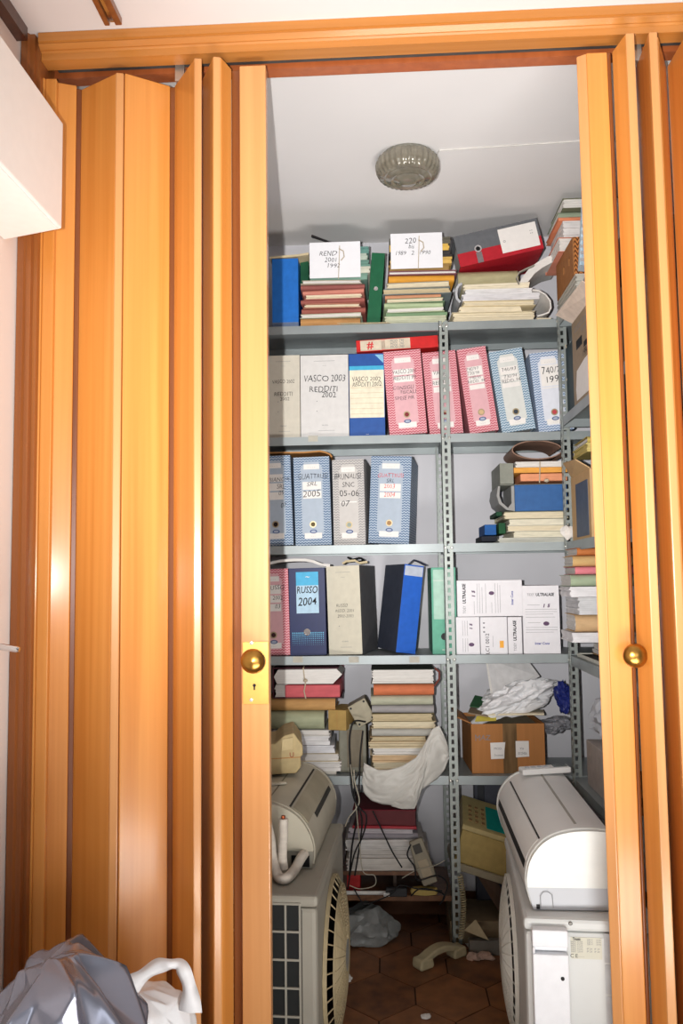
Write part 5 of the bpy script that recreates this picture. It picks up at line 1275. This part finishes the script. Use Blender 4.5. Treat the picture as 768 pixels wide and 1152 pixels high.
for k in range(3): text('230 V', .0055, M_INKG, ru, lx0+lw*.62, -.0016, rz(1055+k*2.4), 'printed_text', shear=0, maxw=lw*.3); text('50 Hz', .0055, M_INKG, ru, lx0+lw*.9, -.0016, rz(1055+k*2.4), 'printed_text', shear=0, maxw=lw*.14)
for k in range(2): text('IP 24   IP 24', .006, M_INKG, ru, lx0+lw*.72, -.0016, rz(1065+k*3), 'printed_text', shear=0, maxw=lw*.46)
text('C E', .012, M_INK, ru, lx0+lw*.1, -.0016, rz(1073.5), 'printed_text', shear=0); text('..........', .008, M_INKG, ru, lx0+lw*.33, -.0016, rz(1073), 'printed_text', shear=0, maxw=lw*.2)
for j in range(6):
    z0_ = rz(1047)-.071*j
    for i in range(3):
        if j < 3 or True:
            x0_ = rx(678.5)+i*.042
            if x0_+.04 < RW-.005: B().box(x0_, -.0016, z0_-.066, x0_+.038, -.0003, z0_).out('grid_cell', mat('grid cell', (196, 198, 200), .45), ru, bevel=.0008)
# indoor units: curved casing along y, outlet on the side 'sg'
SMK = 5
def smooth_prof(prof):
    q = [Vector(p) for p in prof[:-1]]; o_ = []
    for i in range(len(q)-1):
        a, b_, c, d = q[max(0, i-1)], q[i], q[i+1], q[min(len(q)-1, i+2)]
        for j in range(SMK):
            t = j/SMK; o_.append(.5*((2*b_)+(c-a)*t+(2*a-5*b_+4*c-d)*t*t+(3*b_-a-3*c+d)*t**3))
    return [(p.x, p.y) for p in o_+[q[-1], Vector(prof[-1])]]
def indoor(label, loc, yaw, L, prof, sg, mBody, mEnd, mBand, band, tilt=0, mSlot=None):
    r = thing('indoor_unit', label, 'air conditioner', loc, (0, tilt, yaw))
    pts = [(p[0]*sg, p[1]) for p in smooth_prof(prof)]
    body = B().prism(pts, 'xz', .014, L-.014).out('casing', mBody, r, smooth=30)
    k = 1.012
    cap = [(p[0]*k-.001*sg, p[1]*k) for p in pts]
    up = [p for p in cap if p[1] >= band-.001]
    def clipz(poly, z, keep_up):
        o_ = []
        for i in range(len(poly)):
            a, b_ = poly[i], poly[(i+1) % len(poly)]
            ina = (a[1] >= z) == keep_up; inb = (b_[1] >= z) == keep_up
            if ina: o_.append(a)
            if ina != inb:
                t = (z-a[1])/(b_[1]-a[1]); o_.append((a[0]+(b_[0]-a[0])*t, z))
        return o_
    for y0, y1 in ((0, .0139), (L-.0139, L)):
        B().prism(clipz(cap, band, True), 'xz', y0, y1).out('end_cap', mEnd, r, smooth=30, bevel=.0015)
        if y0 == 0 or True:
            B().prism(clipz(cap, band-.0005, False), 'xz', y0+.002, y1).out('end_band', mBand, r, smooth=30)
    rim = [((p[0]*1.02-.001*sg), p[1]*1.02) for p in pts[1:]]
    bt = B().tube([(p[0], .017, p[1]) for p in rim], .003, 6).out('end_rim', mEnd, r, smooth=50)
    return r
def seam(r, sg, a, b_, y0, y1, t, m, nm):
    """strip lying on the casing between profile points a and b"""
    a = Vector((a[0]*sg, a[1])); b_ = Vector((b_[0]*sg, b_[1])); d = (b_-a).normalized(); n = Vector((-d.y, d.x))*sg
    if n.x*sg > 0 and False: n = -n
    q = [a, b_, b_+n*t, a+n*t]
    return B().prism(q, 'xz', y0, y1).out(nm, m, r)
# profile measured from the outlet-side bottom corner, x running into the unit
PR = [(0, 0), (-.012, .045), (-.014, .075), (-.004, .115), (.022, .150), (.055, .171), (.10, .182), (.150, .184), (.19, .18), (.19, 0)]
p0 = PZ(601, 1024, RH+.004)
ri = indoor('white indoor unit with a curved casing, lying on the right outdoor unit', (p0.x, p0.y+.004, RH+.0035), radians(-1.5), .68, PR, 1, M_ACW, mat('bright end cap', (232, 234, 230), .4, var=.015), M_ACG, .052)
def strip(r, sg, prof, i, t0, t1, y0, y1, th, m, nm):
    """band lying on the curved casing, from parameter i+t0 to i+t1 of its profile"""
    sp_ = [Vector(p) for p in smooth_prof(prof)]
    def at(u):
        f = u*SMK; k = min(int(f), len(sp_)-3); t = f-k; d = (sp_[k+1]-sp_[k]).normalized()
        return sp_[k]*(1-t)+sp_[k+1]*t, Vector((-d.y, d.x))
    n = 6; A, O = [], []
    for k in range(n+1):
        p, nn = at(i+t0+(t1-t0)*k/n); A.append(p-nn*.001); O.append(p+nn*th)
    return B().prism([(q.x*sg, q.y) for q in A+O[::-1]], 'xz', y0, y1).out(nm, m, r)
strip(ri, 1, PR, 2, .10, .55, .06, .63, .0012, M_BLACK, 'outlet_slot')
strip(ri, 1, PR, 4, .05, .16, .05, .63, .0012, M_BLACK, 'panel_gap')
strip(ri, 1, PR, 6, .30, .42, .07, .65, .0012, mat('soft seam', (168, 166, 156), .5), 'panel_seam')
strip(ri, 1, PR, 2, .62, 1.0, .05, .63, .0022, M_ACW, 'flap')
strip(ri, 1, PR, 3, .0, .98, .05, .63, .0022, M_ACW, 'flap')
B().tube([(.016, -.0015, .006), (.016, -.0015, .034), (.022, -.0015, .042), (.034, -.0015, .043), (.044, -.0015, .036), (.046, -.0015, .006)], .0008, 5).out('knockout_line', mat('knockout grey', (150, 152, 156), .5), ri)
B().box(.006, -.0005, .002, .014, .0018, .012).out('clip_slot', M_BLACK, ri)
# remote control
q = P(589, 876, pr.y+.66)
zc_ = RH+.0035+.184
r = thing('remote_control', 'white remote control lying on top of the right indoor unit', 'remote control', (P(588, 872, pr.y+.60).x, pr.y+.60, zc_+.002), (0, -.03, .12))
B().box(0, 0, 0, .155, .05, .018).out('housing', M_ACW, r, bevel=.004)
B().box(.105, .012, .0181, .148, .042, .0192).out('display', mat('remote display', (120, 128, 126), .25), r)
for i in range(4): B().box(.016+i*.02, .016, .0181, .028+i*.02, .034, .0198).out('button', M_ACG, r)
# left indoor unit
PL = [(0, 0), (-.004, .05), (.006, .088), (.028, .124), (.06, .150), (.10, .166), (.15, .172), (.20, .168), (.20, 0)]
p1 = PZ(350.5, 977, LH+.004)
li = indoor('aged ivory indoor unit with white pipes, lying on the left outdoor unit', (p1.x, p1.y, LH+.0035), radians(-3.5), .54, PL, -1, M_ACO, M_ACO, mat('aged band', (148, 144, 132), .5), .045)
def strip2(i, t0, t1, y0, y1, th, m, nm): return strip(li, -1, PL, i, t0, t1, y0, y1, th, m, nm)
strip2(2, .10, .45, .16, .48, .0014, M_BLACK, 'outlet_slot')
strip2(2, .55, 1, .04, .50, .003, M_ACO2, 'flap')
strip2(3, .0, .95, .04, .50, .003, M_ACO2, 'flap')
strip2(4, .10, .24, .04, .50, .0014, M_BLACK, 'panel_gap')
strip2(5, .55, .62, .04, .50, .0012, mat('ivory seam', (134, 128, 110), .5), 'panel_seam')
B().box(-.056, -.0012, .004, -.006, .0015, .034).out('pipe_opening', M_BLACK, li)
M_PIPE = mat('white pipe wrap', (206, 198, 186), .75, var=.06, scale=(30, 30, 90), bump=.5, bscale=120)
def curve(pts, k=8):
    q = [Vector(p) for p in pts]; o_ = []
    for i in range(len(q)-1):
        a, b_, c, d = q[max(0, i-1)], q[i], q[i+1], q[min(len(q)-1, i+2)]
        for j in range(k):
            t = j/k; o_.append(.5*((2*b_)+(c-a)*t+(2*a-5*b_+4*c-d)*t*t+(3*b_-a-3*c+d)*t**3))
    return o_+[q[-1]]
iv = Matrix.Rotation(radians(3.5), 4, 'Z')
def lp(px, py, dy): return iv @ (P(px, py, p1.y+dy)-li.location)
def lz(px, py): return iv @ (PZ(px, py, LH+.0165)-li.location)
B().tube(curve([lp(344, 958, .02), lp(338, 966, -.02), lz(331, 979), lz(322, 988), lz(313, 986), lp(307, 968, -.06), lp(304, 944, -.05), lp(300, 925, -.04)]), .0135, 14).out('pipe', M_PIPE, li, smooth=60)
pp = curve([lp(318.5, 921, -.055), lp(318.5, 940, -.055), lp(317.5, 962, -.057), lp(319, 978, -.06)])
B().tube(pp, .0125, 14).out('pipe', M_PIPE, li, smooth=60)
B().tube([lp(318.5, 917.5, -.055), lp(318.5, 921.5, -.055)], .0055, 10).out('copper_end', mat('copper', (168, 88, 56), .4, .6), li)
q = P(309, 883, p1.y+.20)
o = B().box(-.04, 0, 0, .045, .02, .006).out('plastic_strip', mat('ivory strip', (206, 200, 182), .45), bevel=.002)
o.location = (P(308, 884, p1.y+.22).x, p1.y+.20, LH+.0035+.1725); o.rotation_euler = (0, -.0, .5); tag(o, 'short ivory plastic strip on top of the left indoor unit', 'strip')

# ------------------------------------------------------------------ bags in front of the door
gb_ = P(80, 1062, -.36)
def tent(p, d):
    f = max(0.0, p.z)
    return Vector((p.x*(1-.25*max(0, d.z)), p.y, p.z))
def peaks_bag(name, outline, Yc, depth, m, seed, nu=15, nv=9, jit=.03, base=0.0):
    """crumpled bag: coarse jittered hull under the front-view outline, its folds softened by creased subdivision"""
    pts = [P(x, y, Yc) for x, y in outline]; xs_ = [p.x for p in pts]; x0, x1 = min(xs_), max(xs_)
    def top(x):
        for a, b_ in zip(pts, pts[1:]):
            if a.x <= x <= b_.x: return a.z+(b_.z-a.z)*((x-a.x)/max(1e-6, b_.x-a.x))
        return pts[0].z if x < x0 else pts[-1].z
    rg = random.Random(seed); bm = bmesh.new(); rows = []
    prof = [(.30, 1.0), (.62, .985), (.88, .93), (1.0, .84), (1.05, .70), (1.03, .55), (1.05, .40), (1.0, .22), (.94, 0)]
    for j, (rad, zf) in enumerate(prof):
        row = []
        for i in range(nu):
            a = 2*pi*(i+(.5 if j % 2 else 0)+rg.uniform(-.25, .25))/nu
            X = (x0+x1)/2+(x1-x0)/2*cos(a)*rad; Yy = Yc+depth*sin(a)*rad
            h = top(min(x1, max(x0, X)))
            k = jit*(1 if j else .4)
            d = rg.uniform(-1, 1)*k
            row.append(bm.verts.new((X+cos(a)*d, Yy+sin(a)*d*.8, min(h, max(.0008, h*zf*.985+(rg.uniform(-1, .6)*k*.5 if 0 < j < len(prof)-1 else 0))))))
        rows.append(row)
    c = bm.verts.new(((x0+x1)/2, Yc, top((x0+x1)/2)*.97))
    for i in range(nu): bm.faces.new((c, rows[0][i], rows[0][(i+1) % nu]))
    for a, b_ in zip(rows, rows[1:]):
        for i in range(nu):
            q = (a[i], a[(i+1) % nu], b_[(i+1) % nu], b_[i])
            if rg.random() < .5: bm.faces.new((q[0], q[3], q[2])); bm.faces.new((q[0], q[2], q[1]))
            else: bm.faces.new((q[0], q[3], q[1])); bm.faces.new((q[1], q[3], q[2]))
    cl = bm.edges.layers.float.new('crease_edge')
    for e in bm.edges: e[cl] = rg.choice((.25, .5, .75, .85))
    bmesh.ops.recalc_face_normals(bm, faces=bm.faces)
    me = bpy.data.meshes.new(name); bm.to_mesh(me); bm.free(); me.materials.append(m); me.shade_smooth()
    o = bpy.data.objects.new(name, me); COL.objects.link(o)
    md = o.modifiers.new('soft folds', 'SUBSURF'); md.levels = 3; md.render_levels = 3
    return o
o = peaks_bag('plastic_bag', [(-60, 1160), (-25, 1145), (0, 1128), (18, 1106), (23, 1082), (30, 1076), (50, 1070), (68, 1062), (74, 1062), (92, 1068), (106, 1080), (118, 1096), (134, 1118), (152, 1140), (164, 1150)], -.47, .14, M_BAGG, 12, 22, 9, .040)
tag(o, 'shiny grey crumpled plastic bag on the floor in front of the left folding door', 'bag')
r = thing('shopping_bag', 'white plastic shopping bag with its handle up, beside the grey bag', 'bag', P(170, 1152, -.22)-Vector((0, 0, P(170, 1152, -.22).z)))
o = peaks_bag('bag_body', [(82, 1118), (92, 1102), (105, 1096), (125, 1101), (140, 1108), (160, 1106), (178, 1106), (194, 1112), (206, 1100), (214, 1108), (222, 1132), (223, 1145)], -.22, .085, M_BAGW, 9, 17, 9, .018)
o.parent = r; o.matrix_parent_inverse = Matrix.Translation(-r.location)
hp_ = [(136, 1122), (148, 1108), (160, 1098), (172, 1090), (184, 1085.5), (194, 1084.5), (202, 1086.5), (208, 1095), (212, 1108), (214, 1122), (214, 1138)]
qs = curve([P(x, y, -.25+.004*sin(i*.8)) for i, (x, y) in enumerate(hp_)], 6)
bm = bmesh.new(); ring = []
for i, p_ in enumerate(qs):
    t = (qs[min(i+1, len(qs)-1)]-qs[max(i-1, 0)]).normalized(); n = Vector((-t.z, 0, t.x)); wv_ = .013+.002*sin(i*.35)
    wv_ *= 1.7-.7*sin(pi*i/(len(qs)-1))
    ring.append([bm.verts.new(p_+n*wv_+Vector((0, .004*sin(i*.4), 0))), bm.verts.new(p_+Vector((0, -.010-.003*sin(i*.5), 0))), bm.verts.new(p_-n*wv_+Vector((0, .003, 0)))])
for a, b_ in zip(ring, ring[1:]):
    for k in range(2): bm.faces.new((a[k], a[k+1], b_[k+1], b_[k]))
me = bpy.data.meshes.new('handle'); bm.to_mesh(me); bm.free(); me.materials.append(M_BAGW); me.shade_smooth()
o = bpy.data.objects.new('handle', me); COL.objects.link(o); o.parent = r; o.matrix_parent_inverse = Matrix.Translation(-r.location)
md = o.modifiers.new('film', 'SOLIDIFY'); md.thickness = .0015
